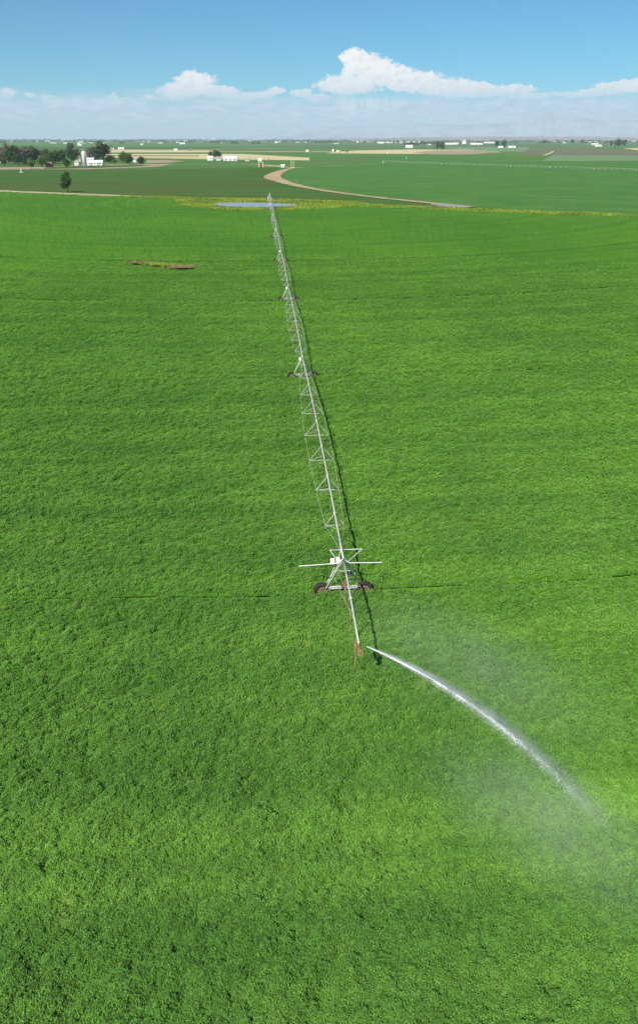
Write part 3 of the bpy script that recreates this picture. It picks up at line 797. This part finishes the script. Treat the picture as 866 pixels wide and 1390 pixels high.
def mist(name, c, ax, size, dens, nscale=.5, seed=0.0):
    """soft ellipsoid of fine droplets: ax = direction of its long axis, size = half axes"""
    b = MB(); n1, n2 = 20, 10; vs = []; fs = []
    for i in range(n2 + 1):
        ph = math.pi * i / n2
        for j in range(n1):
            th = math.tau * j / n1; vs.append((math.sin(ph) * math.cos(th), math.sin(ph) * math.sin(th), math.cos(ph)))
    for i in range(n2):
        for j in range(n1): fs.append((i * n1 + j, (i + 1) * n1 + j, (i + 1) * n1 + (j + 1) % n1, i * n1 + (j + 1) % n1))
    b.add(vs, fs)
    m = bpy.data.materials.new('mist'); m.use_nodes = True; t = m.node_tree; t.nodes.clear(); n = N(t)
    oc = n.new('ShaderNodeTexCoord').outputs['Object']; g = n.new('ShaderNodeNewGeometry').outputs['Position']
    r = n.vm('LENGTH', oc); q = n.m('SUBTRACT', 1.0, r, clamp=True); q = n.m('POWER', q, 1.4)
    nz = n.sstep(n.noise(n.vm('ADD', g, (seed, 0, 0)), nscale, 3, .6), .25, .8, .4, 1.4)
    v = n.new('ShaderNodeVolumePrincipled'); v.inputs['Color'].default_value = (.97, .99, 1, 1); v.inputs['Anisotropy'].default_value = .0
    n.put(v.inputs['Density'], n.m('MULTIPLY', n.m('MULTIPLY', q, nz), dens))
    t.links.new(v.outputs[0], n.new('ShaderNodeOutputMaterial').inputs['Volume'])
    o = b.build(name, m, smooth=True); o.location = c; o.scale = size; o.rotation_euler = (0, 0, math.atan2(ax.y, ax.x))
    return tag(o, kind='stuff')
jd = (JL - J0)
def spray_veil():
    """the breaking jet: a curved body of fine drops, densest on its near edge, drifting off to the far side"""
    L = math.hypot(jd.x, jd.y); Rr = lambda t: .10 + 1.25 * t
    def zc(t): return (JL.z - J0.z) * t + 4 * JC * t * (1 - t) * (1 + .25 * (t - .5))
    V = []; n1 = 14; n2 = 30
    for i in range(n2 + 1):
        t = i / n2 * 1.06; r = Rr(t) * 1.04
        for j in range(n1):
            a = math.tau * j / n1; V.append((t * L, r * math.cos(a) + .55 * Rr(t), max(zc(t) + r * math.sin(a), -J0.z + .02)))
    F = [(i * n1 + j, i * n1 + (j + 1) % n1, (i + 1) * n1 + (j + 1) % n1, (i + 1) * n1 + j) for i in range(n2) for j in range(n1)]
    b = MB(); b.add(V, F + [tuple(reversed(range(n1))), tuple(range(n2 * n1, (n2 + 1) * n1))])
    m = bpy.data.materials.new('veil'); m.use_nodes = True; t_ = m.node_tree; t_.nodes.clear(); n = N(t_)
    sx = n.new('ShaderNodeSeparateXYZ'); n.put(sx.inputs[0], n.new('ShaderNodeTexCoord').outputs['Object']); x, y, z = sx.outputs
    t = n.m('DIVIDE', x, L); q = n.m('MULTIPLY', t, n.m('SUBTRACT', 1.0, t))
    zz = n.m('ADD', n.m('MULTIPLY', t, JL.z - J0.z), n.m('MULTIPLY', n.m('MULTIPLY', q, 4 * JC), n.m('ADD', .875, n.m('MULTIPLY', t, .25))))
    Rn = n.m('ADD', .10, n.m('MULTIPLY', t, 1.25))
    dy = n.m('DIVIDE', y, Rn); dz = n.m('DIVIDE', n.m('SUBTRACT', z, zz), Rn)
    # sharp on the near side (dy < 0), long soft tail on the far side
    side = n.m('MULTIPLY', n.sstep(dy, -.18, -.02), n.m('POWER', n.m('SUBTRACT', 1.0, n.m('DIVIDE', n.m('MAXIMUM', dy, 0.0), 1.5), clamp=True), 4.0))
    vert = n.m('POWER', n.m('SUBTRACT', 1.0, n.m('ABSOLUTE', dz), clamp=True), 2.0)
    st = n.noise(n.comb(n.m('MULTIPLY', x, .9), n.m('MULTIPLY', y, 3.0), n.m('MULTIPLY', z, 3.0)), 1.0, 4, .6)
    A = n.m('DIVIDE', n.lin(t, 0.0, 1.0, 1.0, 0.0), n.m('ADD', .08, n.m('MULTIPLY', t, .9)))
    d = n.m('MULTIPLY', n.m('MULTIPLY', side, vert), n.m('MULTIPLY', A, n.sstep(st, .3, .72, .35, 2.0)))
    v = n.new('ShaderNodeVolumePrincipled'); v.inputs['Color'].default_value = (.97, .99, 1, 1); n.put(v.inputs['Density'], n.m('MULTIPLY', d, 2.3))
    t_.links.new(v.outputs[0], n.new('ShaderNodeOutputMaterial').inputs['Volume'])
    try: m.cycles.volume_step_rate = .12
    except Exception: pass
    o = b.build('spray_veil', m, smooth=True); o.location = J0; o.rotation_euler = (0, 0, math.atan2(jd.y, jd.x)); tag(o, kind='stuff')
spray_veil()
mist('spray_mist', jet_pt(.86) + Vector((-1.5, -1.2, -.8)), jd, (9.5, 5.2, 1.9), .12, .35, 20)
mist('spray_mist', jet_pt(.40) + Vector((2.0, 4.2, -1.0)), jd, (12.0, 6.0, 2.0), .055, .4, 40)

# ------------------------------------------------------------------ the second machine, far right
mA = at(520, 221.5); mB = at(866, 233.5)
dirB = (mB - mA).normalized()
rig2, _, _ = machine('irrigation_machine', 'distant irrigation machine strung across the blue green field on the right', Vector((mA.x, mA.y, -.3)), dirB, 8, SPAN, scale_r=1.15, hose_parts=0)

# ------------------------------------------------------------------ trees
def leaf_cloud(lobes, n, size, rs, shell=.55):
    """leaf clumps through the volume of several lobes"""
    P = []
    vol = np.array([l[3] * l[4] * l[5] for l in lobes]); vol = vol / vol.sum()
    cnt = rs.multinomial(n, vol)
    for l, k in zip(lobes, cnt):
        d = rs.normal(size=(k, 3)); d /= np.linalg.norm(d, axis=1)[:, None]
        r = (shell + (1 - shell) * rs.rand(k)) * (1 + .13 * rs.randn(k))
        P.append(np.array(l[:3])[None] + d * r[:, None] * np.array(l[3:])[None])
    P = np.concatenate(P); k = len(P)
    return leaf_quads(P[:, 0], P[:, 1], P[:, 2], k, size, size * .75, up=.25, rs=rs)
TREES = {}
def tree_proto(kind, h, wd, material, n=1400, seed=1, leaf=None, tall=False):
    rs = np.random.RandomState(seed); lobes = []; nl = 11
    for i in range(nl):
        q = i / (nl - 1); z = h * (.26 + .62 * q); rad = wd / 2 * (math.sin(math.pi * (.18 + .72 * q)) ** .8)
        a = rs.rand() * 6.28; o = rad * .55 * rs.rand() ** .5; s = rad * (.30 + .42 * rs.rand())
        lobes.append((o * math.cos(a), o * math.sin(a), z, s, s, s * .85 * (1.3 if tall else 1)))
    V = leaf_cloud(lobes, n, leaf or wd / 11, rs)
    crown = np_mesh('crown', V, np.arange(len(V)).reshape(-1, 4), [material])
    b = MB(); r0 = h * .028; b.tube([(0, 0, -.8), (0, 0, h * .18), (r0, 0, h * .4), (0, r0, h * .7)], [r0 * 1.2, r0, r0 * .7, r0 * .3], 7)
    for l in lobes[2:9]: b.bar((0, 0, h * (.15 + .25 * rs.rand())), Vector(l[:3]), r0 * .45, 5, r2=r0 * .12)
    tr = b.build('trunk', M['trunk'])
    TREES[kind] = (crown, tr.data, h); bpy.data.objects.remove(tr)
tree_proto('round', 12, 11, M['tree_leaf'], seed=3)
tree_proto('broad', 12, 15, M['tree_leaf'], seed=5)
tree_proto('tall', 12, 8, M['tree_leaf'], seed=8, tall=True)
tree_proto('brown', 12, 9, M['brown_leaf'], seed=12, n=900, tall=True)
tree_proto('pale', 12, 10, M['pale_leaf'], seed=14)
tree_proto('far', 12, 17, M['tree_leaf'], seed=21, n=220, leaf=2.6)
def tree(kind, p, h, label, group=None, name='tree', wf=1.0):
    crown, trk, h0 = TREES[kind]; s = h / h0
    o = empty(name, (p.x, p.y, -.1), random.uniform(0, 6.28)); o.scale = (s * wf, s * wf, s)
    tag(o, label, 'tree', group)
    link_mesh('crown', crown, o); link_mesh('trunk', trk, o)
    return o
def px_h(p, pix):        # height in metres of something pix photo pixels tall standing at p
    z = p.y * CT + H * ST; return pix * z / 1011 / CT
def tr(kind, px, py, hpx, label, wf=1.0, group='trees round the left farmstead'):
    p = at(px, py); return tree(kind, p, px_h(p, hpx), label, group, wf=wf)
tree('round', at(93, 259.5), px_h(at(93, 259.5), 23), 'lone leafy tree beside the farm track left of the pond', wf=1.0)
G1 = 'trees round the left farmstead'
farm = [('brown', 3, 222, 20, 1.1, 'bare looking brown tree at the left edge of the grove'), ('brown', 12, 221, 24, .8, 'tall thin grey brown tree, tallest at the left end of the grove'),
        ('round', 20, 223, 22, 1.0, 'dark green tree among the brown trees of the grove'), ('brown', 28, 222, 21, 1.2, 'brown leafed tree in front of the far green field'),
        ('tall', 26, 224.5, 15, 1.2, 'low dark tree in front of the brown trees'), ('brown', 37, 221.5, 21, 1.2, 'broad brown tree next to the tall dark tree'),
        ('tall', 48, 221, 20, 1.3, 'tall dark green tree in the middle of the grove'), ('pale', 43, 228.5, 13, .9, 'small yellow green tree standing before the grove on the field edge'),
        ('pale', 58, 226, 14, 1.3, 'wide light green tree in front of the dark trees'), ('round', 66, 221, 16, 1.1, 'dark tree between the light green tree and the barn'),
        ('broad', 76, 221.5, 15, 1.0, 'broad dark tree over the small brown shed'), ('round', 86, 220.5, 15, 1.0, 'rounded dark tree left of the big dark tree'),
        ('round', 91, 227.5, 11, 1.1, 'low bushy tree on the field edge near the silo'), ('round', 98, 220.5, 17, 1.1, 'dark tree left of the pale gable end house'),
        ('broad', 96, 204.5, 9.5, .9, 'far isolated tree above the grove'), ('round', 106, 216, 12, 1, 'small tree behind the pale gable end house'),
        ('brown', 124, 218, 16, 1.1, 'greyish tree just behind the silo'), ('brown', 131, 219, 18, 1.3, 'wide grey brown tree behind the long white barn'),
        ('tall', 141, 219, 24, 1.6, 'tallest dark green tree, behind the right end of the barn'), ('round', 151, 221, 9, 1.8, 'low wide tree right of the long white barn'),
        ('pale', 168, 221, 14, .9, 'thin lighter tree before the golden field'), ('round', 177, 223, 12.5, 1.1, 'round dark tree left of the grey shed'),
        ('round', 192, 224, 10, 1.3, 'round dark tree right of the grey shed'), ('round', 172, 222, 8, 1.2, 'small dark shrub like tree beside the thin lighter tree')]
farm += [('round', 33, 223.5, 9, 1.3, 'low dark shrub like tree at the foot of the brown trees'), ('broad', 52, 219.5, 14, 1.1, 'dark tree just behind the wide light green tree'), ('round', 80, 219, 13, 1.2, 'dark tree behind the broad dark tree over the shed'),
         ('tall', 16, 219.5, 17, 1.3, 'dark tree behind the tall thin grey brown tree'), ('round', 70, 223.5, 8, 1.3, 'low tree hanging over the small reddish brown shed'), ('pale', 156, 222.5, 6, 1.3, 'low light green bush right of the low wide tree'), ('brown', 44, 219, 17, 1.2, 'brown tree behind the small yellow green tree'), ('round', 6, 224, 8, 1.4, 'low dark bush before the tan shed at the left edge')]
for k_, px, py, hp, wf, lb in farm: tr(k_, px, py, hp, lb, wf * 1.22)
for k_, px, py, hp, wf, lb in [('broad', 345, 212.5, 9, 1.2, 'dark tree over the white farm sheds'), ('round', 338, 212, 7, 1.1, 'smaller tree left of the dark tree over the sheds'), ('round', 351, 212.8, 7, 1.1, 'low tree beside the long white shed')]:
    tr(k_, px - 56 + 4, py + 1.5, hp, lb, wf, 'trees round the middle farm')
for k_, px, py, hp, wf, lb in [('tall', 593, 203.5, 10, 1.1, 'left one of the two trees standing alone in the golden field'), ('round', 600, 203.5, 9, 1.1, 'right one of the two trees standing alone in the golden field')]:
    tr(k_, px, py, hp, lb, wf, 'pair of trees in the golden field')
for k_, px, py, hp, wf, lb in [('round', 673, 200, 8, 1.2, 'dark tree left of the small white sheds'), ('tall', 684, 200, 9, 1.5, 'tree between the two small white sheds'), ('round', 739, 195.5, 5, 1.1, 'single dark tree in the flat far right'),
                               ('round', 776, 195, 5, 1.6, 'wide dark tree left of the far right farm'), ('round', 790, 194.5, 5, 1.2, 'dark round tree near the far right farm'), ('broad', 838, 199, 9, 1.1, 'big dark tree of the far right farm'),
                               ('round', 847, 198.5, 8, 1.0, 'dark tree right of the big one at the far right farm'), ('round', 829, 198.5, 6, 1.0, 'smaller tree left of the big one at the far right farm'), ('round', 147, 203, 4, 1.3, 'dark shrub by the small white house beyond the golden field')]:
    tr(k_, px, py, hp, lb, wf, 'scattered trees of the plain')
FARL = 'small dark tree on the far plain near the horizon'
rnd = random.Random(4)
clusters = [(rnd.uniform(-40, 900), rnd.uniform(191.6, 195.2)) for _ in range(52)] + [(427 + i * 6, 193.6) for i in range(5)] + [(548 + i * 7, 197 + (i % 2) * .4) for i in range(3)] + [(575 + i * 4, 195.6) for i in range(9)]
nfar = 0
for cx, cy in clusters:
    for j in range(rnd.choice((2, 3, 4, 5))):
        p = at(cx + rnd.uniform(-6, 6), cy + rnd.uniform(-.25, .25)); tree('far', p, rnd.uniform(12, 20), FARL, 'trees scattered over the far plain', wf=rnd.uniform(1, 2.2)); nfar += 1
# the last belt of trees on the horizon: one mass
def treeline():
    rs = np.random.RandomState(9); V = []
    for belt, (d0, n, hh) in enumerate(((7500, 150, 14), (9500, 300, 17), (13000, 420, 22), (17500, 420, 30))):
        for i in range(n):
            az = rs.uniform(-R(31), R(31)); 
            if vn(np.array([az * 40 + belt * 7]), np.array([belt * 3.3]), 2)[0] < .30: continue
            d = d0 * rs.uniform(.9, 1.1); x, y = d * math.sin(az), d * math.cos(az); k = 14; L_ = rs.uniform(40, 200)
            cx = x + rs.uniform(-L_ / 2, L_ / 2, k); cz = rs.uniform(.1, 1, k) * hh * rs.uniform(.6, 1.1); cy = y + rs.uniform(-15, 15, k)
            V.append(leaf_quads(cx, cy, cz, k, hh * .9, hh * .8, up=.2, rs=rs))
    V = np.concatenate(V); me = np_mesh('distant_treeline', V, np.arange(len(V)).reshape(-1, 4), [M['tree_leaf']]); tag(link_mesh('distant_treeline', me), kind='stuff')
treeline()

# ------------------------------------------------------------------ buildings
def house(name, p, L, D, hh, rz, wall, roof, label, cat='house', group=None, doors=1, windows=3, rise=None, flat=False, z0=-.78):
    o = empty(name, (p.x, p.y, z0), rz); tag(o, label, cat, group); rise = rise if rise is not None else D * .28
    b = MB(); a, d = L / 2, D / 2
    vs = [(-a, -d, 0), (a, -d, 0), (a, d, 0), (-a, d, 0), (-a, -d, hh), (a, -d, hh), (a, d, hh), (-a, d, hh), (-a, 0, hh + rise), (a, 0, hh + rise)]
    b.add(vs, [(0, 1, 5, 4), (2, 3, 7, 6), (1, 2, 6, 9, 5), (3, 0, 4, 8, 7)]); b.build('wall', wall, o)
    r = MB(); e = .5; t = .18; k = rise / d
    for s in (-1, 1):
        y1 = s * (d + e); z1 = hh - e * k
        q = [(-a - e, 0, hh + rise + .02), (a + e, 0, hh + rise + .02), (a + e, y1, z1 + .02), (-a - e, y1, z1 + .02)]
        q2 = [(x, y, z + t) for x, y, z in q]
        r.add(q + q2, [(0, 1, 2, 3), (7, 6, 5, 4), (0, 4, 5, 1), (1, 5, 6, 2), (2, 6, 7, 3), (3, 7, 4, 0)])
    r.build('roof', roof, o)
    for i in range(doors):
        x = -a + L * (i + .5) / doors + (L * .12 if doors == 1 else 0); q = MB(); q.box((x, -d - .04, min(hh * .38, 2.2)), (min(L * .12, 4), .1, min(hh * .76, 4.4))); q.build('door', M['grey_roof'], o)
    for i in range(windows):
        x = -a + L * (i + .8) / (windows + .6); q = MB(); q.box((x, -d - .03, hh * .62), (min(1.6, L * .08), .07, min(1.3, hh * .3))); q.build('window', M['dark_glass'], o)
    return o
def bpx(px, py, wpx):
    p = at(px, py); return p, wpx * (p.y * CT + H * ST) / 1011
W_, T_, RW = M['white_wall'], M['tan_wall'], M['red_wall']
MR, GRf, BR = M['metal_roof'], M['grey_roof'], M['brown_roof']
GH = 'buildings of the left farmstead'
p, L = bpx(130.5, 223.6, 20); house('barn', p, L, 11, 3.6, .05, W_, MR, 'long low white barn with pale metal roof right of the silo', 'barn', GH, 2, 5)
p, L = bpx(124, 219.5, 9); house('shed', p, L, 8, 4.5, 0, W_, MR, 'white metal shed just behind the long low barn', 'shed', GH, 1, 1)
p, L = bpx(106, 219, 9); house('farmhouse', p, L, 9, 7, .2, T_, BR, 'pale tan farmhouse between dark trees left of the silo', 'house', GH, 1, 3)
p, L = bpx(68, 225.5, 8); house('shed', p, L, 7, 4, 0, RW, BR, 'small reddish brown shed in front of the grove', 'shed', GH, 1, 1)
p, L = bpx(1.5, 220, 10); house('farmhouse', p, L, 9, 7, 0, T_, BR, 'tan farmhouse at the left edge of the photo behind brown trees', 'house', GH, 1, 3)
p, L = bpx(9, 219.5, 7); house('shed', p, L, 7, 4, 0, T_, GRf, 'small tan shed right of the tan farmhouse at the left edge', 'shed', GH, 1, 1)
p, L = bpx(186, 219.5, 8); house('shed', p, L, 8, 4.5, 0, W_, GRf, 'grey roofed shed between two round dark trees', 'shed', GH, 1, 1)
p, L = bpx(105, 224, 5); house('shed', p, L, 4, 2.6, 0, W_, MR, 'tiny white hut at the foot of the silo', 'shed', GH, 1, 0)
def silo(p, h):
    o = empty('silo', (p.x, p.y, -.78)); tag(o, 'tall white cylindrical silo at the farm among dark trees', 'silo'); r = 2.9
    b = MB(); b.lathe([(0, 0), (r, 0), (r, h)], n=24); b.build('shaft', M['metal_roof'], o, smooth=True)
    for i in range(9):
        q = MB(); q.lathe([(r + .004, h * (i + .5) / 9.3), (r + .07, h * (i + .5) / 9.3), (r + .07, h * (i + .5) / 9.3 + .18), (r + .004, h * (i + .5) / 9.3 + .18)], n=24); q.build('hoop', M['white_paint'], o)
    d = MB(); d.lathe([(r + .08, h), (r * .86, h + 1.3), (r * .5, h + 2.1), (0, h + 2.4)], n=24); d.build('dome', MR, o, smooth=True)
    c = MB(); c.bar((r + .35, -.8, 0), (r + .35, -.8, h), .35, 8); c.build('chute', M['galvanised'], o)
p = at(116, 225.3); silo(p, px_h(p, 15.5))
GM = 'sheds of the middle farm'
p, L = bpx(313, 217.6, 18); house('barn', p, L, 14, 3.8, .04, W_, MR, 'long white barn of the middle farm right of the dark trees', 'barn', GM, 3, 3)
p, L = bpx(286, 217.2, 7); house('shed', p, L, 10, 4.5, 0, W_, MR, 'white shed left of the dark trees at the middle farm', 'shed', GM, 1, 1)
p, L = bpx(297, 217.4, 5); house('shed', p, L, 8, 4, .1, W_, GRf, 'small white shed under the dark trees of the middle farm', 'shed', GM, 1, 1)
p, L = bpx(336, 218.0, 6); house('shed', p, L, 6, 3, 0, T_, GRf, 'low tan shed right of the long white barn', 'shed', GM, 1, 0)
p, L = bpx(353, 218.2, 5); house('shed', p, L, 6, 3, 0, W_, MR, 'small white hut left of the tan round tank', 'shed', GM, 1, 0)
# storage tank, gas skid and the two vent masts by the dirt road
def tank(px, py, rpx, hpx, label, m_=None, group=None):
    p, r = bpx(px, py, rpx); h = px_h(p, hpx); o = empty('storage_tank', (p.x, p.y, -.78)); tag(o, label, 'tank', group)
    b = MB(); b.lathe([(0, 0), (r, 0), (r, h), (r * .97, h + .1)], n=20); b.build('shell', m_ or W_, o, smooth=True)
    b = MB(); b.lathe([(r * 1.01, h + .02), (r * .5, h + r * .18), (0, h + r * .22)], n=20); b.build('lid', m_ or MR, o, smooth=True)
    b = MB(); b.bar((r + .3, -.3, 0), (r + .3, -.3, h), .06); b.bar((r + .3, .3, 0), (r + .3, .3, h), .06); b.build('ladder', M['galvanised'], o)
tank(363, 218.2, 1.6, 3.4, 'tan round tank at the right end of the middle farm', M['tan_wall'])
def gantry():
    p, L = bpx(354.5, 226.0, 6.5); h = px_h(p, 5.5); o = empty('loading_frame', (p.x, p.y, -.78)); tag(o, 'pale yellow open frame hut left end of the gas pipework', 'hut')
    b = MB()
    for sx in (-1, 1):
        for sy in (-1, 1): b.box((sx * L * .42, sy * 1.8, h / 2), (L * .16, .8, h))
    b.build('post', M['yellow_tan'], o); b = MB(); b.box((0, 0, h + .25), (L * 1.06, 4.8, .5)); b.build('roof', M['yellow_tan'], o)
    b = MB(); b.box((0, .2, h * .3), (L * .3, 1.2, h * .5)); b.build('valve_block', M['gearbox'], o)
    p, L = bpx(371, 226.0, 24); o = empty('pipe_rack', (p.x, p.y, -.78)); tag(o, 'long low yellow brown pipe rack beside the bend of the dirt road', 'pipework')
    b = MB()
    for y_ in (-.8, 0, .8): b.bar((-L / 2, y_, 1.7), (L / 2, y_, 1.7), .22, 6)
    b.build('pipe', M['yellow_tan'], o); b = MB()
    for i in range(9): b.box((-L / 2 + L * i / 8, 0, .8), (.4, 2.2, 1.6))
    b.build('support', M['yellow_tan'], o)
    p, L = bpx(384, 226.4, 4.5); house('shed', p, L, 4, 2.5, 0, W_, MR, 'small white hut between the pipe rack and the masts', 'shed', None, 1, 1)
    for px, lb in ((395.6, 'left one of the two yellow brown masts at the dirt road bend'), (398.6, 'right one of the two yellow brown masts at the dirt road bend')):
        p = at(px, 227.2); h = px_h(p, 9.5); o = empty('vent_mast', (p.x, p.y, -.78)); tag(o, lb, 'mast', 'pair of masts by the dirt road')
        b = MB(); b.bar((0, 0, 0), (0, 0, h), .42, 8, r2=.34); b.build('pole', M['yellow_tan'], o); b = MB(); b.box((0, 0, .5), (2.2, 2.2, 1.0)); b.build('footing', M['concrete'], o)
        b = MB(); b.lathe([(.5, h), (.62, h + .3), (.3, h + .7), (0, h + .72)], n=10); b.build('cap', M['yellow_tan'], o)
gantry()
tank(452, 206.8, 1.4, 3.8, 'white tank left end of the small well site')
tank(458.5, 206.8, 1.4, 2.8, 'white tank in the middle of the small well site')
tank(461.6, 206.8, 1.2, 2.2, 'tan tank beside the middle tank of the small well site', M['tan_wall'])
tank(526, 209.2, 1.0, 3.0, 'small white tank standing at the edge of the green circle')
p, L = bpx(471, 206.9, 3); house('shed', p, L, 5, 2.5, 0, BR, BR, 'low dark shed right of the small well site', 'shed', None, 1, 0)
p, L = bpx(555, 200.6, 9.5); house('barn', p, L, 16, 7, 0, W_, MR, 'bright white barn left of the dark shelter trees', 'barn', None, 2, 2)
p, L = bpx(582, 198.6, 4.5); house('barn', p, L, 14, 8, .3, M['f_pale'], MR, 'pale greenish barn between the dark shelter trees', 'barn', None, 1, 1)
p, L = bpx(630, 195.2, 5.5); house('barn', p, L * .9, 30, 13, 1.2, W_, MR, 'tall white gabled hall rising over the long white sheds', 'barn', None, 1, 1, rise=16)
GW = 'long white sheds of the large dairy'
for px, py, wpx, lb in ((612, 196.2, 17, 'long white shed left of the tall gabled hall'), (646, 196.4, 16, 'long white shed right of the tall gabled hall'), (662, 194.4, 26, 'very long white shed behind and right of the gabled hall'),
                        (487, 193.6, 8, 'white shed at the left end of the far row'), (502, 193.4, 8, 'second white shed of the far row'), (522, 194.2, 22, 'long low white shed of the far row'), (546, 194.0, 20, 'long low pale shed right in the far row'), (575, 193.6, 16, 'short pale shed behind the shelter trees')):
    p, L = bpx(px, py, wpx); house('long_shed', p, L, 22, 5.5, 0, W_, MR, lb, 'shed', GW, 3, 0)
for px, py, wpx, lb in ((679, 200.4, 7, 'left small white shed with trees on both sides'), (694, 200.4, 10, 'right small white shed beside the tree'), (811, 199.2, 9, 'cream long shed in front of the far right farm'), (806, 196.8, 9, 'pale roofed shed behind the cream long shed'),
                        (828, 197.2, 5, 'small pale shed left of the big dark tree'), (765, 195.2, 6, 'small pale house left of the wide dark tree'), (800, 193.0, 4, 'small white hut behind the far right farm'), (811, 192.6, 5, 'white house with reddish roof behind the far right farm'),
                        (129.7 + 23, 202.6, 5, 'small white house beyond the first golden field'), (165, 202.4, 8, 'low long white shed beyond the golden field'), (239, 204, 4.4, 'white shed between two fields left of centre'), (259, 204.2, 6, 'low brown shed between two fields left of centre'),
                        (417, 206.0, 3.2, 'small white shed on the pale track near the centre'), (421, 206.4, 2.6, 'small dark hut beside the white shed on the pale track'), (109, 197.6, 5.5, 'white roofed shed on the plain above the grove'), (248, 195.6, 7.5, 'bright white barn far out on the plain'),
                        (193, 196.6, 3.6, 'small white shed far beyond the golden field')):
    p, L = bpx(px, py, wpx); wl = BR if 'dark' in lb or 'brown' in lb else (T_ if 'cream' in lb else W_); rf = RW if 'reddish' in lb else (BR if 'brown shed' in lb or 'dark hut' in lb else MR)
    house('shed', p, L, max(6, L * .4), 4.2 if py > 200 else 6, rnd.uniform(-.1, .1), wl, rf, lb, 'shed', 'scattered farm buildings of the plain', 1, 0)
p = at(29.5, 233.2); o = empty('pump_stand', (p.x, p.y, -.78)); tag(o, 'small white pump stand in the dark field before the left grove', 'pump')
b = MB(); b.lathe([(0, 0), (1.1, 0), (.4, px_h(p, 2.5)), (.25, px_h(p, 4.5)), (0, px_h(p, 4.5) + .1)], n=10); b.build('housing', W_, o, smooth=True)
b = MB(); b.box((0, 0, .15), (5, 4, .3)); b.build('footing', M['concrete'], o)
p = at(551.5, 215.0); o = empty('marker_post', (p.x, p.y, -.78)); tag(o, 'tiny white post in the bright strip beyond the second machine', 'post')
b = MB(); b.lathe([(0, 0), (.45, 0), (.45, 2.6), (0, 3.0)], n=10); b.build('shaft', W_, o, smooth=True); b = MB(); b.box((0, 0, .1), (3, 3, .2)); b.build('footing', M['concrete'], o)
# far town houses: too small to show parts
hb = MB(); a, d, hh = 9, 6, 5
hb.add([(-a, -d, 0), (a, -d, 0), (a, d, 0), (-a, d, 0), (-a, -d, hh), (a, -d, hh), (a, d, hh), (-a, d, hh), (-a, 0, hh + 3), (a, 0, hh + 3)], [(0, 1, 5, 4), (2, 3, 7, 6), (1, 2, 6, 9, 5), (3, 0, 4, 8, 7)])
hb.add([(-a - .5, 0, hh + 3.2), (a + .5, 0, hh + 3.2), (a + .5, d + .7, hh), (-a - .5, d + .7, hh), (a + .5, -d - .7, hh), (-a - .5, -d - .7, hh)], [(0, 1, 2, 3), (1, 0, 5, 4)], 1)
ho = hb.build('far_house', [W_, MR]); hme = [ho.data]; bpy.data.objects.remove(ho)
for wl, rf in ((T_, GRf), (W_, BR), (T_, MR)):
    m2 = hme[0].copy(); m2.materials[0] = wl; m2.materials[1] = rf; hme.append(m2)
for i in range(130):
    py = 190.7 + 4.6 * rnd.random() ** 2.2; px = rnd.uniform(-60, 930) if rnd.random() < .45 else rnd.gauss(rnd.choice((40, 100, 245, 400, 600, 780)), 28)
    p = at(px, py); o = bpy.data.objects.new('far_house', hme[0] if rnd.random() < .5 else rnd.choice(hme)); COL.objects.link(o)
    s = rnd.uniform(.8, 1.4) * (1.3 if py < 192.5 else 1); o.location = (p.x, p.y, -.8); o.scale = (s * rnd.uniform(1, 2.4), s, s * rnd.uniform(.7, 1.2)); o.rotation_euler.z = rnd.uniform(-.4, .4)
    tag(o, 'tiny pale house of the far town along the horizon', 'house', 'houses of the far town')

# ------------------------------------------------------------------ hills and mountains
def ridge(name, prof, dist, m, depth=2500, seed=1):
    rs = np.random.RandomState(seed); pts = []
    for i in range(len(prof) - 1):
        (x0, y0), (x1, y1) = prof[i], prof[i + 1]; k = max(2, int(abs(x1 - x0) / 3))
        for j in range(k): t = j / k; pts.append((x0 + (x1 - x0) * t, y0 + (y1 - y0) * t + rs.uniform(-.45, .45)))
    V = []; n = len(pts)
    for row, f in enumerate((0, .35, .7, 1.0, .5, 0)):
        for (px, py) in pts:
            c = at_d(px, py, dist); hgt = max(c.z, 2); off = (-1, -.6, -.25, 0, .5, 1)[row] * depth
            V.append((c.x * (1 + off / dist), dist + off, -1.5 + (hgt + 1.5) * f * (1 + (rs.uniform(-.12, .12) if 0 < f < 1 else 0))))
    F = [(r * n + i, r * n + i + 1, (r + 1) * n + i + 1, (r + 1) * n + i) for r in range(5) for i in range(n - 1)]
    me = np_mesh(name, V, F, [m], smooth=True); return tag(link_mesh(name, me), kind='structure')
mat('hill_soil', (.22, .20, .16), .95, (.30, .24, .21), .0011); mat('mountain_hazed', (.25, .29, .35), .95, (.36, .40, .46), .0016)  # mountain tones are pale and bluish, with distance haze painted into the colour
ridge('hills', [(430, 188.2), (520, 187.2), (600, 186.0), (680, 185.4), (760, 185.2), (850, 186.2), (1000, 186), (1150, 188)], 14500, M['hill_soil'], 1800, 3)
ridge('mountains', [(330, 186), (400, 177), (450, 172), (520, 171), (560, 168), (620, 169.5), (670, 168), (700, 166), (722, 160), (738, 154), (748, 152.5), (760, 155.5), (775, 159.5), (800, 162), (830, 165), (866, 163), (920, 160), (1000, 158), (1120, 170), (1200, 184)], 24000, M['mountain_hazed'], 2500, 6)

# ------------------------------------------------------------------ the air
def haze():
    b = MB(); b.box((0, 0, 349), (90000, 90000, 702)); m = bpy.data.materials.new('haze_air'); m.use_nodes = True; t = m.node_tree; t.nodes.clear(); n = N(t)
    v = n.new('ShaderNodeVolumePrincipled'); v.inputs['Color'].default_value = (.74, .86, 1, 1); v.inputs['Density'].default_value = 4.4e-5; v.inputs['Anisotropy'].default_value = .0
    t.links.new(v.outputs[0], n.new('ShaderNodeOutputMaterial').inputs['Volume'])
    o = b.build('haze', m); tag(o, kind='stuff')
haze()
